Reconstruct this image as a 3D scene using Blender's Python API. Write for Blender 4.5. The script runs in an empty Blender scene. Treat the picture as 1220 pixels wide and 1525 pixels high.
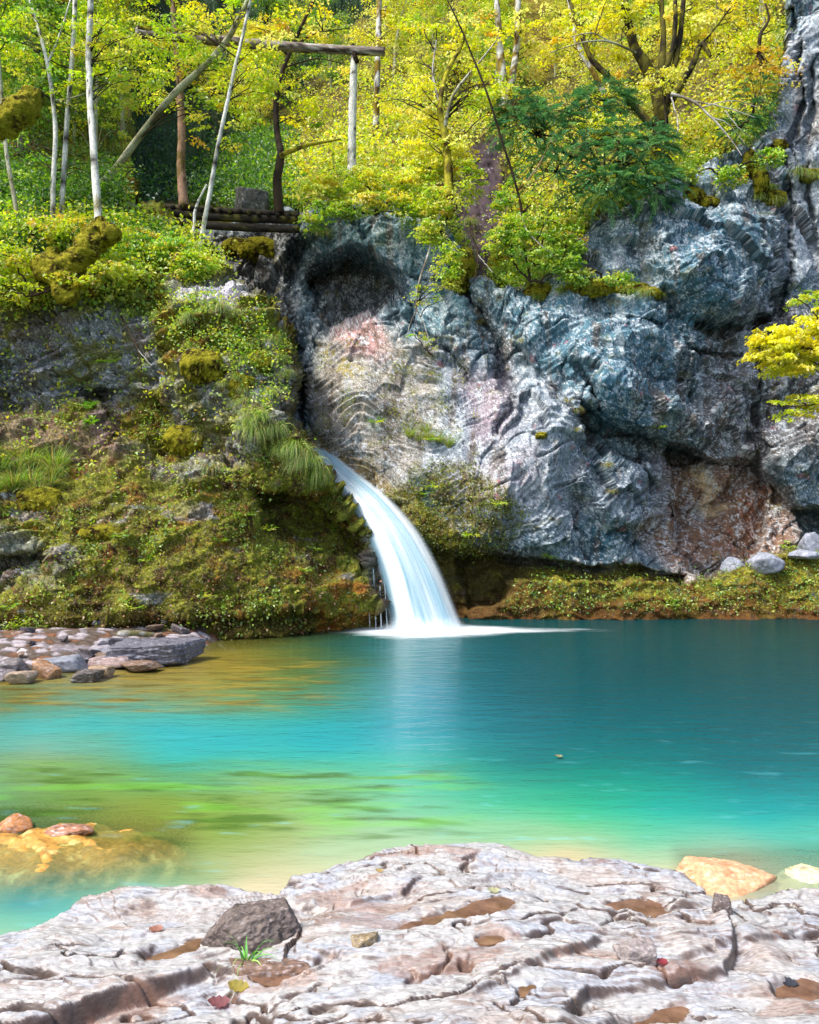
SUN_EL, SUN_AZ, SUN_E, SUN_ANG, SKY_E, EXPO = 56, 238, 2.4, 10, 0.15, 0.95
import bpy, math, random
import numpy as np
SEED = 7
random.seed(SEED); RNG = np.random.default_rng(SEED)
C = bpy.context.scene.collection
F, CU, CV, EYE = 1250.0, 610.0, 762.5, 2.2     # focal length and centre in photo pixels, eye height in metres

def srgb(r, g, b):
    a = np.array([r, g, b], float) / 255.0
    return np.where(a <= 0.04045, a / 12.92, ((a + 0.055) / 1.055) ** 2.4)

def at(u, v, Y):
    return np.array([(u - CU) / F * Y, Y, EYE - (v - CV) / F * Y])
def px(P):
    P = np.asarray(P, float)
    return CU + P[..., 0] / P[..., 1] * F, CV - (P[..., 2] - EYE) / P[..., 1] * F

# ------------------------------------------------------------------ noise
_g = np.random.default_rng(99).normal(size=(256, 3)).astype(np.float32)
_g /= np.linalg.norm(_g, axis=1)[:, None]; _g *= 1.5
def _hash(ix, iy, iz, seed):
    h = (ix * 73856093) ^ (iy * 19349663) ^ (iz * 83492791) ^ (seed * 2654435)
    h = (h ^ (h >> 13)) * 1274126177
    return (h ^ (h >> 16)) & 0xffffff
def perlin(P, seed=0):
    P = np.asarray(P, np.float32); sh = P.shape[:-1]; P = P.reshape(-1, 3)
    I = np.floor(P).astype(np.int64); f = P - I; w = f * f * f * (f * (f * 6 - 15) + 10)
    out = np.zeros(len(P), np.float32)
    for a in (0, 1):
        wx = w[:, 0] if a else 1 - w[:, 0]
        for b in (0, 1):
            wy = w[:, 1] if b else 1 - w[:, 1]
            for c in (0, 1):
                wz = w[:, 2] if c else 1 - w[:, 2]
                g = _g[_hash(I[:, 0] + a, I[:, 1] + b, I[:, 2] + c, seed) & 255]
                d = g[:, 0] * (f[:, 0] - a) + g[:, 1] * (f[:, 1] - b) + g[:, 2] * (f[:, 2] - c)
                out += wx * wy * wz * d
    return out.reshape(sh)
def fbm(P, octs=4, seed=0, gain=0.5, lac=2.1, ridged=False):
    s = 0.0; a = 1.0; n = 0.0; P = np.asarray(P, np.float32)
    for k in range(octs):
        v = perlin(P, seed + k * 17)
        if ridged: v = 1 - 2 * np.abs(v)
        s = s + a * v; n += a; a *= gain; P = P * lac
    return s / n
def worley(P, seed=0, jitter=0.75):
    """distance to the two nearest cell points, a random number per cell and the height of a tilted plane per cell"""
    P = np.asarray(P, np.float32); sh = P.shape[:-1]; P = P.reshape(-1, 3)
    I = np.floor(P - .5).astype(np.int64); n = len(P)
    d1 = np.full(n, 9.0, np.float32); d2 = d1.copy(); idn = np.zeros(n, np.float32); tilt = np.zeros(n, np.float32)
    for a in (0, 1):
        for b in (0, 1):
            for c in (0, 1):
                X = I[:, 0] + a; Y = I[:, 1] + b; Z = I[:, 2] + c
                h = _hash(X, Y, Z, seed); gq = _g[(h >> 8) & 255]
                q0 = X + .5 + jitter * ((h & 255) / 255. - .5) - P[:, 0]
                q1 = Y + .5 + jitter * (((h >> 5) & 255) / 255. - .5) - P[:, 1]
                q2 = Z + .5 + jitter * (((h >> 11) & 255) / 255. - .5) - P[:, 2]
                d = np.sqrt(q0 * q0 + q1 * q1 + q2 * q2).astype(np.float32)
                m = d < d1
                d2 = np.where(m, d1, np.minimum(d2, d)); idn = np.where(m, ((h >> 14) & 255) / 255., idn); d1 = np.where(m, d, d1)
                tilt = np.where(m, q0 * gq[:, 0] + q1 * gq[:, 1] + q2 * gq[:, 2], tilt)
    worley.tilt = tilt.reshape(sh).astype(np.float32)
    return d1.reshape(sh), d2.reshape(sh), idn.reshape(sh).astype(np.float32)
def sstep(a, b, x):
    t = np.clip((x - a) / (b - a), 0, 1); return t * t * (3 - 2 * t)
def stair(x, soft=.35):
    f = np.floor(x); return f + sstep(0, soft, x - f)
def lerp(a, b, t): return a + (b - a) * t
def sdf_poly(U, V, poly):
    """signed distance in pixels, positive inside"""
    pts = np.array(poly, float); n = len(pts)
    d = np.full(U.shape, 1e18); ins = np.zeros(U.shape, bool)
    for i in range(n):
        ax, ay = pts[i]; bx, by = pts[(i + 1) % n]
        ex, ey = bx - ax, by - ay; wx, wy = U - ax, V - ay
        t = np.clip((wx * ex + wy * ey) / (ex * ex + ey * ey + 1e-9), 0, 1)
        d = np.minimum(d, (wx - ex * t) ** 2 + (wy - ey * t) ** 2)
        c = ((ay <= V) & (by > V)) | ((by <= V) & (ay > V))
        ins ^= c & (U < ax + (V - ay) / (by - ay + 1e-12) * ex)
    return np.where(ins, 1, -1) * np.sqrt(d)
def dist_line(U, V, line):
    d = np.full(U.shape, 1e18)
    for (ax, ay), (bx, by) in zip(line[:-1], line[1:]):
        ex, ey = bx - ax, by - ay
        t = np.clip(((U - ax) * ex + (V - ay) * ey) / (ex * ex + ey * ey + 1e-9), 0, 1)
        d = np.minimum(d, (U - ax - ex * t) ** 2 + (V - ay - ey * t) ** 2)
    return np.sqrt(d)
def rbf(pts, vals, U, V, scale=300.0, smooth=1e-3):
    p = np.array(pts, float) / scale; vals = np.array(vals, float)
    if vals.ndim == 1: vals = vals[:, None]
    n = len(p)
    def phi(r): return r
    A = np.zeros((n + 3, n + 3)); r = np.linalg.norm(p[:, None] - p[None], axis=2)
    A[:n, :n] = -phi(r) + smooth * np.eye(n); A[:n, n] = 1; A[:n, n + 1:] = p; A[n, :n] = 1; A[n + 1:, :n] = p.T
    b = np.zeros((n + 3, vals.shape[1])); b[:n] = vals
    w = np.linalg.solve(A, b)
    q = np.stack([U.ravel() / scale, V.ravel() / scale], 1).astype(np.float32)
    out = np.zeros((len(q), vals.shape[1]), np.float32)
    for i in range(n):
        rr = np.sqrt(((q - p[i]) ** 2).sum(1) + 0.0025)
        out += (-rr)[:, None] * w[i][None].astype(np.float32)
    out += w[n] + q @ w[n + 1:]
    return out.reshape(U.shape + ((vals.shape[1],) if vals.shape[1] > 1 else ()))
def blend_colors(pts, cols, U, V, power=3.0, sx=1.0, sy=1.0):
    num = 0; den = 0
    for (a, b), c in zip(pts, cols):
        w = 1.0 / (((U - a) / sx) ** 2 + ((V - b) / sy) ** 2 + 30.0) ** (power / 2)
        num = num + w[..., None] * np.asarray(c); den = den + w
    return num / den[..., None]

# ------------------------------------------------------------------ object helpers
def props(o, label=None, cat=None, group=None, kind=None):
    if label: o['label'] = label
    if cat: o['category'] = cat
    if group: o['group'] = group
    if kind: o['kind'] = kind
    return o
def empty(name, loc, label, cat, group=None, rz=0.0):
    o = bpy.data.objects.new(name, None); C.objects.link(o); o.location = tuple(float(x) for x in loc); o.rotation_euler = (0, 0, rz)
    o.empty_display_size = 0.2
    return props(o, label, cat, group)
def make_mesh(name, co, faces, mat, col=None, smooth=True, attrs=None):
    """faces: (n,k) int array or list of such arrays"""
    if not isinstance(faces, (list, tuple)): faces = [faces]
    faces = [np.asarray(f, np.int32) for f in faces if len(f)]
    me = bpy.data.meshes.new(name); co = np.asarray(co, np.float32)
    me.vertices.add(len(co)); me.vertices.foreach_set('co', co.ravel())
    nl = sum(f.size for f in faces); npoly = sum(len(f) for f in faces)
    me.loops.add(nl); me.polygons.add(npoly)
    me.loops.foreach_set('vertex_index', np.concatenate([f.ravel() for f in faces]))
    tot = np.concatenate([np.full(len(f), f.shape[1], np.int32) for f in faces])
    st = np.concatenate([[0], np.cumsum(tot)[:-1]]).astype(np.int32)
    me.polygons.foreach_set('loop_start', st)
    me.polygons.foreach_set('use_smooth', np.full(npoly, smooth))
    me.update(calc_edges=True); me.validate()
    if col is not None:
        a = me.attributes.new('col', 'FLOAT_COLOR', 'POINT')
        c = np.ones((len(co), 4), np.float32); c[:, :3] = np.asarray(col, np.float32); a.data.foreach_set('color', c.ravel())
    for k, v in (attrs or {}).items():
        a = me.attributes.new(k, 'FLOAT', 'POINT'); a.data.foreach_set('value', np.asarray(v, np.float32).ravel())
    if mat: me.materials.append(mat)
    return me
def link(name, me, parent=None, origin=None):
    """link a mesh given in world coordinates; its origin goes to `origin` (or the parent's place)"""
    o = bpy.data.objects.new(name, me); C.objects.link(o)
    if parent is not None:
        o.parent = parent
        M = parent.location
        n = parent
        off = np.array(M)
        while n.parent is not None: n = n.parent; off = off + np.array(n.location)
        me.transform(__import__('mathutils').Matrix.Translation(tuple(-off)))
    elif origin is not None:
        me.transform(__import__('mathutils').Matrix.Translation(tuple(-np.array(origin, float)))); o.location = tuple(float(x) for x in origin)
    return o
def copy_tree(o, parent=None):
    c = o.copy(); C.objects.link(c); c.parent = parent
    for ch in list(o.children): copy_tree(ch, c)
    return c
def grid_faces(nv, nu):
    i = np.arange(nv * nu).reshape(nv, nu)
    return np.stack([i[:-1, :-1].ravel(), i[1:, :-1].ravel(), i[1:, 1:].ravel(), i[:-1, 1:].ravel()], 1)
def normals_grid(P):
    du = np.gradient(P, axis=1); dv = np.gradient(P, axis=0)
    n = np.cross(dv, du); n /= np.linalg.norm(n, axis=2, keepdims=True) + 1e-9
    return n

# ------------------------------------------------------------------ materials
def new_mat(name):
    m = bpy.data.materials.new(name); m.use_nodes = True
    nt = m.node_tree; nt.nodes.clear()
    out = nt.nodes.new('ShaderNodeOutputMaterial')
    return m, nt, out
def N(nt, t, **kw):
    n = nt.nodes.new(t)
    for k, v in kw.items():
        if k.startswith('i_'): n.inputs[k[2:].replace('_', ' ')].default_value = v
        else: setattr(n, k, v)
    return n
def mat_rock(name, rough=0.62, spec=0.45, fine=40.0, bump=0.5, dist=0.02, wet=False, mottled=0.25, stretch=(1, 1, 1)):
    m, nt, out = new_mat(name); L = nt.links.new
    b = N(nt, 'ShaderNodeBsdfPrincipled'); L(b.outputs[0], out.inputs[0])
    tc = N(nt, 'ShaderNodeTexCoord'); mp = N(nt, 'ShaderNodeMapping'); mp.inputs['Scale'].default_value = stretch
    L(tc.outputs['Object'], mp.inputs[0])
    n1 = N(nt, 'ShaderNodeTexNoise', i_Scale=fine, i_Detail=6.0, i_Roughness=0.65); L(mp.outputs[0], n1.inputs['Vector'])
    n2 = N(nt, 'ShaderNodeTexNoise', i_Scale=fine * 0.23, i_Detail=5.0, i_Roughness=0.6); L(mp.outputs[0], n2.inputs['Vector'])
    at_ = N(nt, 'ShaderNodeAttribute', attribute_name='col')
    mr = N(nt, 'ShaderNodeMapRange'); mr.inputs['From Min'].default_value = 0.3; mr.inputs['From Max'].default_value = 0.7
    mr.inputs['To Min'].default_value = 1 - mottled * 1.3; mr.inputs['To Max'].default_value = 1 + mottled * 1.3
    L(n1.outputs['Fac'], mr.inputs['Value'])
    vm = N(nt, 'ShaderNodeVectorMath', operation='SCALE'); L(at_.outputs['Color'], vm.inputs[0]); L(mr.outputs[0], vm.inputs['Scale'])
    L(vm.outputs[0], b.inputs['Base Color'])
    rr = N(nt, 'ShaderNodeMapRange'); rr.inputs['From Min'].default_value = 0.35; rr.inputs['From Max'].default_value = 0.65
    rr.inputs['To Min'].default_value = rough - (0.28 if wet else 0.12); rr.inputs['To Max'].default_value = rough + 0.15
    L(n2.outputs['Fac'], rr.inputs['Value']); L(rr.outputs[0], b.inputs['Roughness'])
    b.inputs['Specular IOR Level'].default_value = spec
    ad = N(nt, 'ShaderNodeMath', operation='MULTIPLY_ADD'); L(n2.outputs['Fac'], ad.inputs[0]); ad.inputs[1].default_value = 2.0; L(n1.outputs['Fac'], ad.inputs[2])
    bp = N(nt, 'ShaderNodeBump'); bp.inputs['Strength'].default_value = bump; bp.inputs['Distance'].default_value = dist
    L(ad.outputs[0], bp.inputs['Height']); L(bp.outputs[0], b.inputs['Normal'])
    return m
def mat_leaf(name, trans=0.45, rough=0.5, gloss=0.06):
    m, nt, out = new_mat(name); L = nt.links.new
    at_ = N(nt, 'ShaderNodeAttribute', attribute_name='col')
    d = N(nt, 'ShaderNodeBsdfDiffuse'); t = N(nt, 'ShaderNodeBsdfTranslucent'); g = N(nt, 'ShaderNodeBsdfGlossy', i_Roughness=rough)
    g.inputs['Color'].default_value = (0.9, 0.95, 1, 1)
    hs = N(nt, 'ShaderNodeHueSaturation', i_Saturation=1.1, i_Value=1.25); L(at_.outputs['Color'], hs.inputs['Color'])
    L(at_.outputs['Color'], d.inputs['Color']); L(hs.outputs[0], t.inputs['Color'])
    m1 = N(nt, 'ShaderNodeMixShader'); m1.inputs[0].default_value = trans; L(d.outputs[0], m1.inputs[1]); L(t.outputs[0], m1.inputs[2])
    m2 = N(nt, 'ShaderNodeMixShader'); m2.inputs[0].default_value = gloss; L(m1.outputs[0], m2.inputs[1]); L(g.outputs[0], m2.inputs[2])
    L(m2.outputs[0], out.inputs[0])
    return m
M = {}
M['cliff'] = mat_rock('cliff_rock', 0.8, 0.18, 38.0, 0.35, 0.010, mottled=0.55)
M['bank'] = mat_rock('mossy_soil', 0.85, 0.2, 26.0, 0.9, 0.03, mottled=0.6)
M['slab'] = mat_rock('wet_slab', 0.42, 0.55, 60.0, 0.55, 0.006, wet=True, mottled=0.22, stretch=(0.5, 1, 1))
M['stone'] = mat_rock('stone', 0.6, 0.4, 40.0, 0.5, 0.012, mottled=0.3)
M['bark'] = mat_rock('bark', 0.85, 0.2, 40.0, 0.6, 0.01, mottled=0.4, stretch=(1, 1, 0.35))
M['wood'] = mat_rock('weathered_wood', 0.8, 0.2, 45.0, 0.6, 0.01, mottled=0.35, stretch=(0.12, 1, 1))
M['moss'] = mat_rock('moss', 0.95, 0.1, 60.0, 1.0, 0.03, mottled=0.6)
M['hill'] = mat_rock('hill_soil', 0.95, 0.1, 3.0, 0.6, 0.2, mottled=0.6)
M['leaf'] = mat_leaf('leaf', 0.52)
M['grass'] = mat_leaf('grass_blade', 0.35, 0.6, 0.04)
M['needle'] = mat_leaf('needle_leaf', 0.25, 0.6, 0.04)
# ------------------------------------------------------------------ terrain sheets
def axis(lo, a, b, hi, step, coarse):
    return np.concatenate([np.arange(lo, a, coarse), np.arange(a, b, step), np.arange(b, hi + coarse, coarse)])
def warp(U, V, seed, s1=90., a1=16., s2=24., a2=6.):
    q = np.stack([U / s1, V / s1, np.zeros_like(U)], -1); r = np.stack([U / s2, V / s2, np.zeros_like(U)], -1)
    return (U + a1 * perlin(q, seed) + a2 * perlin(r, seed + 1) + 2.5 * perlin(r * 3, seed + 2),
            V + a1 * perlin(q, seed + 3) + a2 * perlin(r, seed + 4) + 2.5 * perlin(r * 3, seed + 5))
class Sheet: pass
def finish(P, U, V, col):
    s = Sheet(); s.P = P; s.n = normals_grid(P); s.U, s.V = px(P); s.col = col; s.bu = U; s.bv = V
    return s
def lookup(s, u, v):
    """world point and normal on a sheet that shows at photo pixel (u, v): the nearest to the eye"""
    d = (s.U - u) ** 2 + (s.V - v) ** 2
    k = np.where((d < 16).ravel(), s.P[..., 1].ravel(), 1e9)
    i = int(np.argmin(k)) if k.min() < 1e8 else int(np.argmin(d))
    return s.P.reshape(-1, 3)[i].astype(float), s.n.reshape(-1, 3)[i].astype(float)

# ---- the cliff, its gorge and the slope above its rim
us = axis(-300, 270, 1250, 1900, 1.5, 9.0); vs = axis(-260, -12, 935, 1100, 1.5, 9.0)
U, V = np.meshgrid(us, vs); Uw, Vw = warp(U, V, 11)
cp = [(400,940,18.2),(500,930,17.6),(600,930,17.4),(700,905,17.6),(800,915,17.6),(950,915,17.6),(1100,915,17.6),(1220,915,17.6),(1600,915,16.6),(1900,915,15),
 (600,1100,17.6),(1100,1100,17.4),(1900,1100,14.6),(400,1100,18),
 (680,850,17.9),(800,850,18.0),(950,855,18.1),(1100,850,18.4),(1220,810,18.9),(850,700,17.5),(900,600,18.0),(800,600,18.0),(780,780,17.5),(880,800,17.8),
 (1000,760,19.4),(1100,750,19.5),(1200,740,19.2),(1100,600,19.6),(1220,600,19.2),(1000,600,18.7),(1000,500,18.5),(1100,500,19.3),(1220,480,19.4),
 (950,400,18.6),(1050,400,18.5),(1150,400,19.6),(1220,400,19.8),(1050,300,19.3),(1150,300,20.2),(1220,250,20.2),(1200,50,21.2),(1250,20,21.4),(1500,300,19),(1500,600,18),(1600,50,20),(1900,300,16),(1900,700,15.5),
 (850,450,18.6),(750,450,19.1),(700,400,19.6),(640,400,19.5),(600,350,19.8),(500,350,20.2),(650,560,19.2),(550,560,18.5),(480,560,18.8),(470,640,18.5),
 (560,640,18.2),(650,650,18.2),(600,720,17.75),(700,750,17.6),(560,725,17.9),(520,700,18.2),(480,690,18.8),(650,800,17.5),(600,800,17.4),(620,860,17.5),(520,800,18.0),(430,720,19.4),
 (450,480,20.6),(530,430,20.4),(400,400,22),(350,450,21.8),(330,400,22.6),(430,600,20.4),(300,600,21.5),(0,600,23),(-300,600,23),(200,400,24),(-300,300,26)]
D = rbf([(a, b) for a, b, _ in cp], [c for *_, c in cp], U, V, 300., .02)
def inset(poly, amt, soft=10.0):
    global D
    k = min(1., 14. / soft)      # broad swellings keep smooth flanks, sharp ones get ragged edges
    D = D + amt * sstep(-soft / 2, soft / 2, sdf_poly(U + (Uw - U) * k, V + (Vw - V) * k, poly))
def crack(line, w, amt):
    global D
    D = D + amt * np.exp(-(dist_line(Uw, Vw, line) / w) ** 2)
inset([(458,420),(478,385),(520,368),(560,380),(588,412),(600,448),(565,462),(530,478),(490,492),(466,470)], 2.0, 24)
inset([(440,360),(470,350),(470,480),(440,560),(425,560),(430,440)], 0.7, 12)
inset([(862,600),(905,630),(960,655),(1040,672),(1060,690),(1000,702),(930,690),(875,668)], 0.9, 9)
inset([(1000,668),(1060,690),(1135,690),(1140,760),(1120,850),(1040,862),(1000,820),(985,720)], 0.7, 14)
inset([(965,345),(1010,290),(1100,285),(1165,320),(1160,420),(1110,478),(1060,475),(1010,440),(985,400)], -0.8, 70)
inset([(760,430),(860,460),(960,450),(1040,520),(1000,600),(900,620),(840,560),(770,520)], -0.5, 60)
inset([(880,560),(960,560),(1010,600),(1060,650),(1040,672),(960,650),(900,625)], -0.55, 30)
inset([(870,672),(940,672),(992,695),(996,760),(960,800),(900,780),(862,720)], -0.6, 34)
inset([(740,600),(800,560),(870,610),(860,700),(820,800),(740,800),(690,740)], -0.35, 50)
inset([(1128,640),(1180,610),(1260,620),(1260,760),(1190,760),(1140,700)], -0.7, 26)
inset([(1180,762),(1260,750),(1260,815),(1190,812)], 0.9, 12)
inset([(668,822),(770,836),(900,846),(1010,850),(1008,868),(760,872),(756,900),(690,905)], 0.75, 10)
inset([(640,815),(700,822),(770,836),(775,880),(740,908),(640,912)], 0.35, 22)
inset([(690,845),(780,842),(900,842),(1000,856),(1060,866),(1150,826),(1300,796),(1300,960),(690,960)], -0.4, 34)
inset([(560,740),(640,770),(740,790),(740,815),(660,822),(610,800)], -0.25, 24)
crack([(688,425),(715,480),(742,540),(765,600),(745,640)], 7, 0.6); crack([(1165,235),(1168,330),(1172,420),(1150,480),(1040,478)], 8, 0.7)
crack([(850,540),(905,625),(960,650)], 6, 0.4); crack([(770,520),(830,600),(880,650)], 7, 0.3); crack([(1040,520),(1110,530),(1180,560)], 5, 0.35)
crack([(990,440),(1030,520),(1010,600)], 6, 0.3); crack([(1130,520),(1125,640),(1150,740)], 7, 0.4); crack([(860,400),(900,470),(990,480)], 6, 0.3)
crack([(600,430),(615,480),(650,520),(700,560)], 6, 0.35); crack([(520,330),(600,420),(690,430)], 5, 0.2); crack([(870,670),(950,690),(1000,760)], 5, 0.35)
crack([(1180,20),(1190,150),(1182,250)], 5, 0.5); crack([(1215,100),(1200,260),(1210,400)], 6, 0.4); crack([(440,560),(455,610),(440,650)], 9, 0.8)
rim_u = [-400,200,300,450,500,560,640,690,745,800,850,875,960,1010,1060,1100,1150,1168,1182,1300,1900]
rim_v = [330,335,340,335,300,292,325,410,428,432,410,335,300,275,250,235,205,60,12,-20,-60]
rim = np.interp(Uw, rim_u, rim_v)
above = np.clip(rim - Vw, 0, None)
kk = np.interp(U, [300, 620, 690, 745, 800, 1160, 1200], [0.075, 0.06, 0.035, 0.035, 0.05, 0.05, 0.08])
D = D + np.where(above > 0, above * kk + 0.0001 * above ** 2, 0) * (1 - sstep(1168, 1178, Uw))
P0 = np.stack([(U - CU) / F * D, D, EYE - (V - CV) / F * D], -1).astype(np.float32)
n0 = normals_grid(P0); n0 = .16 * n0 + np.array([.05, -.8, .16]); n0 /= np.linalg.norm(n0, axis=2, keepdims=True)
soil = sstep(0, 14, above + 6 * perlin(P0 * 1.3, 5) * (above > 0)) * (1 - sstep(1164, 1174, Uw))
# surface relief, metres
fold = sstep(-10, 25, sdf_poly(Uw, Vw, [(452,560),(480,500),(530,476),(600,500),(660,540),(740,560),(775,600),(760,680),(700,740),(640,760),(560,735),(500,690),(448,650)]))
wl = fbm(P0 * 0.7, 4, 21, gain=.4) * 0.42
w1, w2, wid = worley(P0 * np.array([.95, .95, 0.8]) + 0.22 * fbm(P0 * .8, 2, 31)[..., None], 3)
facet = (wid - 0.5) * 0.14 + worley.tilt * 0.20
rough = sstep(-.05, .35, fbm(P0 * .7, 3, 34))
amp = sstep(-.25, .35, perlin(P0 * .55, 33)) * .8 + .35
PR0 = np.stack([P0[..., 0] * .8 + P0[..., 2] * .6, P0[..., 1], P0[..., 2] * .8 - P0[..., 0] * .6], -1)
x1, x2, xid = worley(PR0 * np.array([2.2, 2.4, 3.6]) + 0.2 * fbm(P0 * 2, 2, 35)[..., None], 8)
facet2 = ((xid - 0.5) * 0.04 + worley.tilt * 0.06) * (.1 + .9 * rough)
PR = np.stack([P0[..., 0] * .8 + P0[..., 2] * .6, P0[..., 1], P0[..., 2] * .8 - P0[..., 0] * .6], -1)
y1, y2, yid = worley(PR * np.array([5.5, 8, 11]) + .7 * fbm(P0 * 4, 2, 36)[..., None], 12); facet2 = facet2 + worley.tilt * .004 * rough
rg = fbm(PR * np.array([1.5, 2.2, 3.4]), 4, 41, gain=0.45) * 0.09
pl1 = fbm(PR * np.array([.55, .7, 1.0]), 2, 45, gain=.35) * 6; pl2 = fbm(PR * np.array([1.5, 1.5, 2.6]), 2, 46, gain=.3) * 3.5
rg = rg + (stair(pl1, .3) - pl1 * .3) * .08 + (stair(pl2, .3) - pl2 * .3) * .03 * rough 
c1 = fbm(PR * np.array([.8, 1, 1.5]), 2, 43, gain=.3); c2 = fbm(PR * np.array([2.0, 2, 3.2]), 2, 44, gain=.3)
rg = rg - .12 * np.exp(-(c1 / .03) ** 2) * sstep(-.2, .2, perlin(P0 * .9, 48)) - .04 * np.exp(-(c2 / .03) ** 2) * rough
hf = fbm(P0 * 7, 3, 51, gain=0.5) * 0.010 + fbm(P0 * 18, 3, 55) * 0.007
gl = np.interp(U + 0.3 * (V - 600), [430, 458, 490, 540, 600, 660, 720, 780, 840], [78, 44, 12, 0, 26, 44, 18, -34, -80])
cs = (V - gl) / 12.0 + 4.5 * fbm(P0 * .5, 2, 61, gain=.35); cs = cs + .45 * perlin(np.stack([cs * .9, P0[..., 0] * 1.2, P0[..., 2] * .3], -1), 62)
saw = cs - np.floor(cs); strat = (sstep(0, .3, saw) - saw) * 0.12 * (0.1 + 1.2 * sstep(-.3, .4, perlin(P0 * np.array([.9, .9, 2.0]), 65)))
cs2 = (V + 0.5 * U) / 34.0 + 1.5 * fbm(P0 * 0.6, 2, 67, gain=.3); saw2 = cs2 - np.floor(cs2)
strat2 = (sstep(0, .25, saw2) - saw2) * 0.07 * sstep(-.2, .4, perlin(P0 * .8, 69))
moss_lo = sstep(838, 852, Vw - np.interp(U, [600, 760, 1000, 1060, 1150, 1300], [-120, 8, 12, 20, -20, -50])) * sstep(555, 640, U)
disp = lerp(wl + facet + facet2 + rg + hf * .8 + strat2, wl * .6 + facet * .35 + hf + strat + rg * .15, fold)
ml = P0[..., 2] * 4 + 2.0 * fbm(P0 * .8, 4, 76); ms = ml - np.floor(ml)
mossd = fbm(P0 * 1.6, 4, 71) * 0.26 + (sstep(0, .3, ms) - ms) * .10 * (P0[..., 2] < 2.2) + fbm(P0 * 9, 2, 73) * 0.05 + fbm(P0 * 25, 2, 75) * 0.025
disp = lerp(disp, mossd + wl * .5, np.maximum(soil, moss_lo))
P = P0 + n0 * disp[..., None]
# colours
def mixc(col, c, m): return col + (np.asarray(c) - col) * np.clip(m, 0, 1)[..., None]
f1 = fbm(P * 0.9, 4, 81); f2 = fbm(P * 3.5, 4, 83, gain=.65); f3 = fbm(P * 11, 4, 85, gain=.75)
col = np.broadcast_to(srgb(100, 122, 134), P.shape).copy()
col = mixc(col, srgb(58, 98, 116), sstep(-.05, .3, f1)); col = mixc(col, srgb(74, 72, 72), sstep(0, .35, fbm(P * 0.8, 3, 87)) * .7)
col = mixc(col, srgb(30, 36, 42), sstep(.05, .35, -f2) * .6)
def region(poly, c, soft=50., amt=1.0):
    global col
    m = sstep(-soft / 2, soft / 2, sdf_poly(Uw, Vw, poly) + 18 * f2)
    col = mixc(col, c, m * amt); return m
region([(460,330),(620,320),(700,420),(720,520),(640,500),(560,430),(470,380)], srgb(96, 132, 148), 40, .8)
region([(720,430),(900,440),(1060,320),(1150,330),(1110,480),(900,640),(800,560)], srgb(72, 112, 132), 60, .75)
region([(560,520),(740,540),(860,600),(880,760),(760,800),(640,720),(560,640)], srgb(140, 148, 162), 50, .75)
region([(448,560),(490,490),(560,480),(640,520),(660,640),(600,730),(500,690)], srgb(158, 150, 140), 30, .85)
region([(495,486),(560,470),(580,520),(555,540),(520,520)], srgb(178, 128, 130), 24, .7)
region([(680,560),(760,550),(770,640),(700,660)], srgb(150, 120, 132), 40, .5)
region([(640,700),(800,660),(800,740),(700,770)], srgb(180, 172, 184), 40, .6)
region([(1060,480),(1130,440),(1250,460),(1250,700),(1120,690),(1010,640)], srgb(98, 92, 92), 60, .8)
region([(985,690),(1130,690),(1180,760),(1190,830),(1000,860),(960,800)], srgb(134, 98, 74), 40, .85)
region([(1030,700),(1052,700),(1060,740),(1085,752),(1060,760),(1038,745)], srgb(205, 178, 140), 12, .9)
region([(1085,740),(1130,730),(1120,830),(1080,820)], srgb(120, 70, 40), 24, .8)
region([(1160,60),(1250,0),(1250,420),(1170,420)], srgb(150, 158, 170), 40, .75)
region([(860,690),(990,690),(990,780),(870,770)], srgb(120, 128, 142), 30, .6)
region([(310,330),(445,345),(440,620),(320,600)], srgb(84, 76, 72), 30, .8)
region([(430,640),(480,640),(560,700),(640,770),(600,790),(520,740),(450,700)], srgb(150, 128, 80), 16, .8)
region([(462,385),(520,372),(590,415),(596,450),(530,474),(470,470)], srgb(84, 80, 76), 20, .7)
region([(1020,840),(1100,835),(1110,870),(1010,875)], srgb(150, 130, 112), 16, .7)
stk = fbm(P * np.array([3.2, 1.0, .35]), 4, 98, gain=.6); col = mixc(col, srgb(96, 82, 70), sstep(.08, .32, stk) * .7); col = mixc(col, srgb(168, 176, 184), sstep(.12, .38, -stk) * .5)
col = mixc(col, srgb(120, 116, 60), sstep(.2, .4, fbm(P * np.array([1.6, 1.6, 2.4]), 4, 99, gain=.6)) * .5 * (V > 300))
bed = (1 - sstep(.0, .16, saw)) * sstep(-.3, .2, perlin(P0 * 1.7, 64)); col = mixc(col, srgb(66, 56, 46), fold * bed * .8); fis = np.exp(-(c2 / .02) ** 2) * rough + np.exp(-(c1 / .02) ** 2); col = mixc(col, srgb(40, 40, 42), fis * .5 * (1 - fold))
f4 = fbm(P * 30, 3, 86, gain=.7); col = mixc(col, srgb(214, 218, 226), sstep(.2, .32, f4 + .35 * f2) * .75); col = mixc(col, srgb(30, 34, 38), sstep(.2, .34, -f4 + .3 * f1) * .7)
lich = sstep(.05, .32, f3 * .9 + .55 * f2 + .15 * f1)
col = mixc(col, srgb(196, 204, 214), lich * .6); col = mixc(col, srgb(34, 42, 48), sstep(.12, .4, -f3 + .4 * fbm(P * 6, 3, 97)) * .7)
col = mixc(col, srgb(170, 80, 82), sstep(.36, .5, fbm(P * 3, 4, 91)) * sstep(560, 620, U) * .45)
cyc = mixc(np.broadcast_to(srgb(112, 108, 34), P.shape).copy(), srgb(70, 52, 26), sstep(-.1, .3, f2)); cyc = mixc(cyc, srgb(170, 165, 44), sstep(.1, .4, f3))
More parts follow.
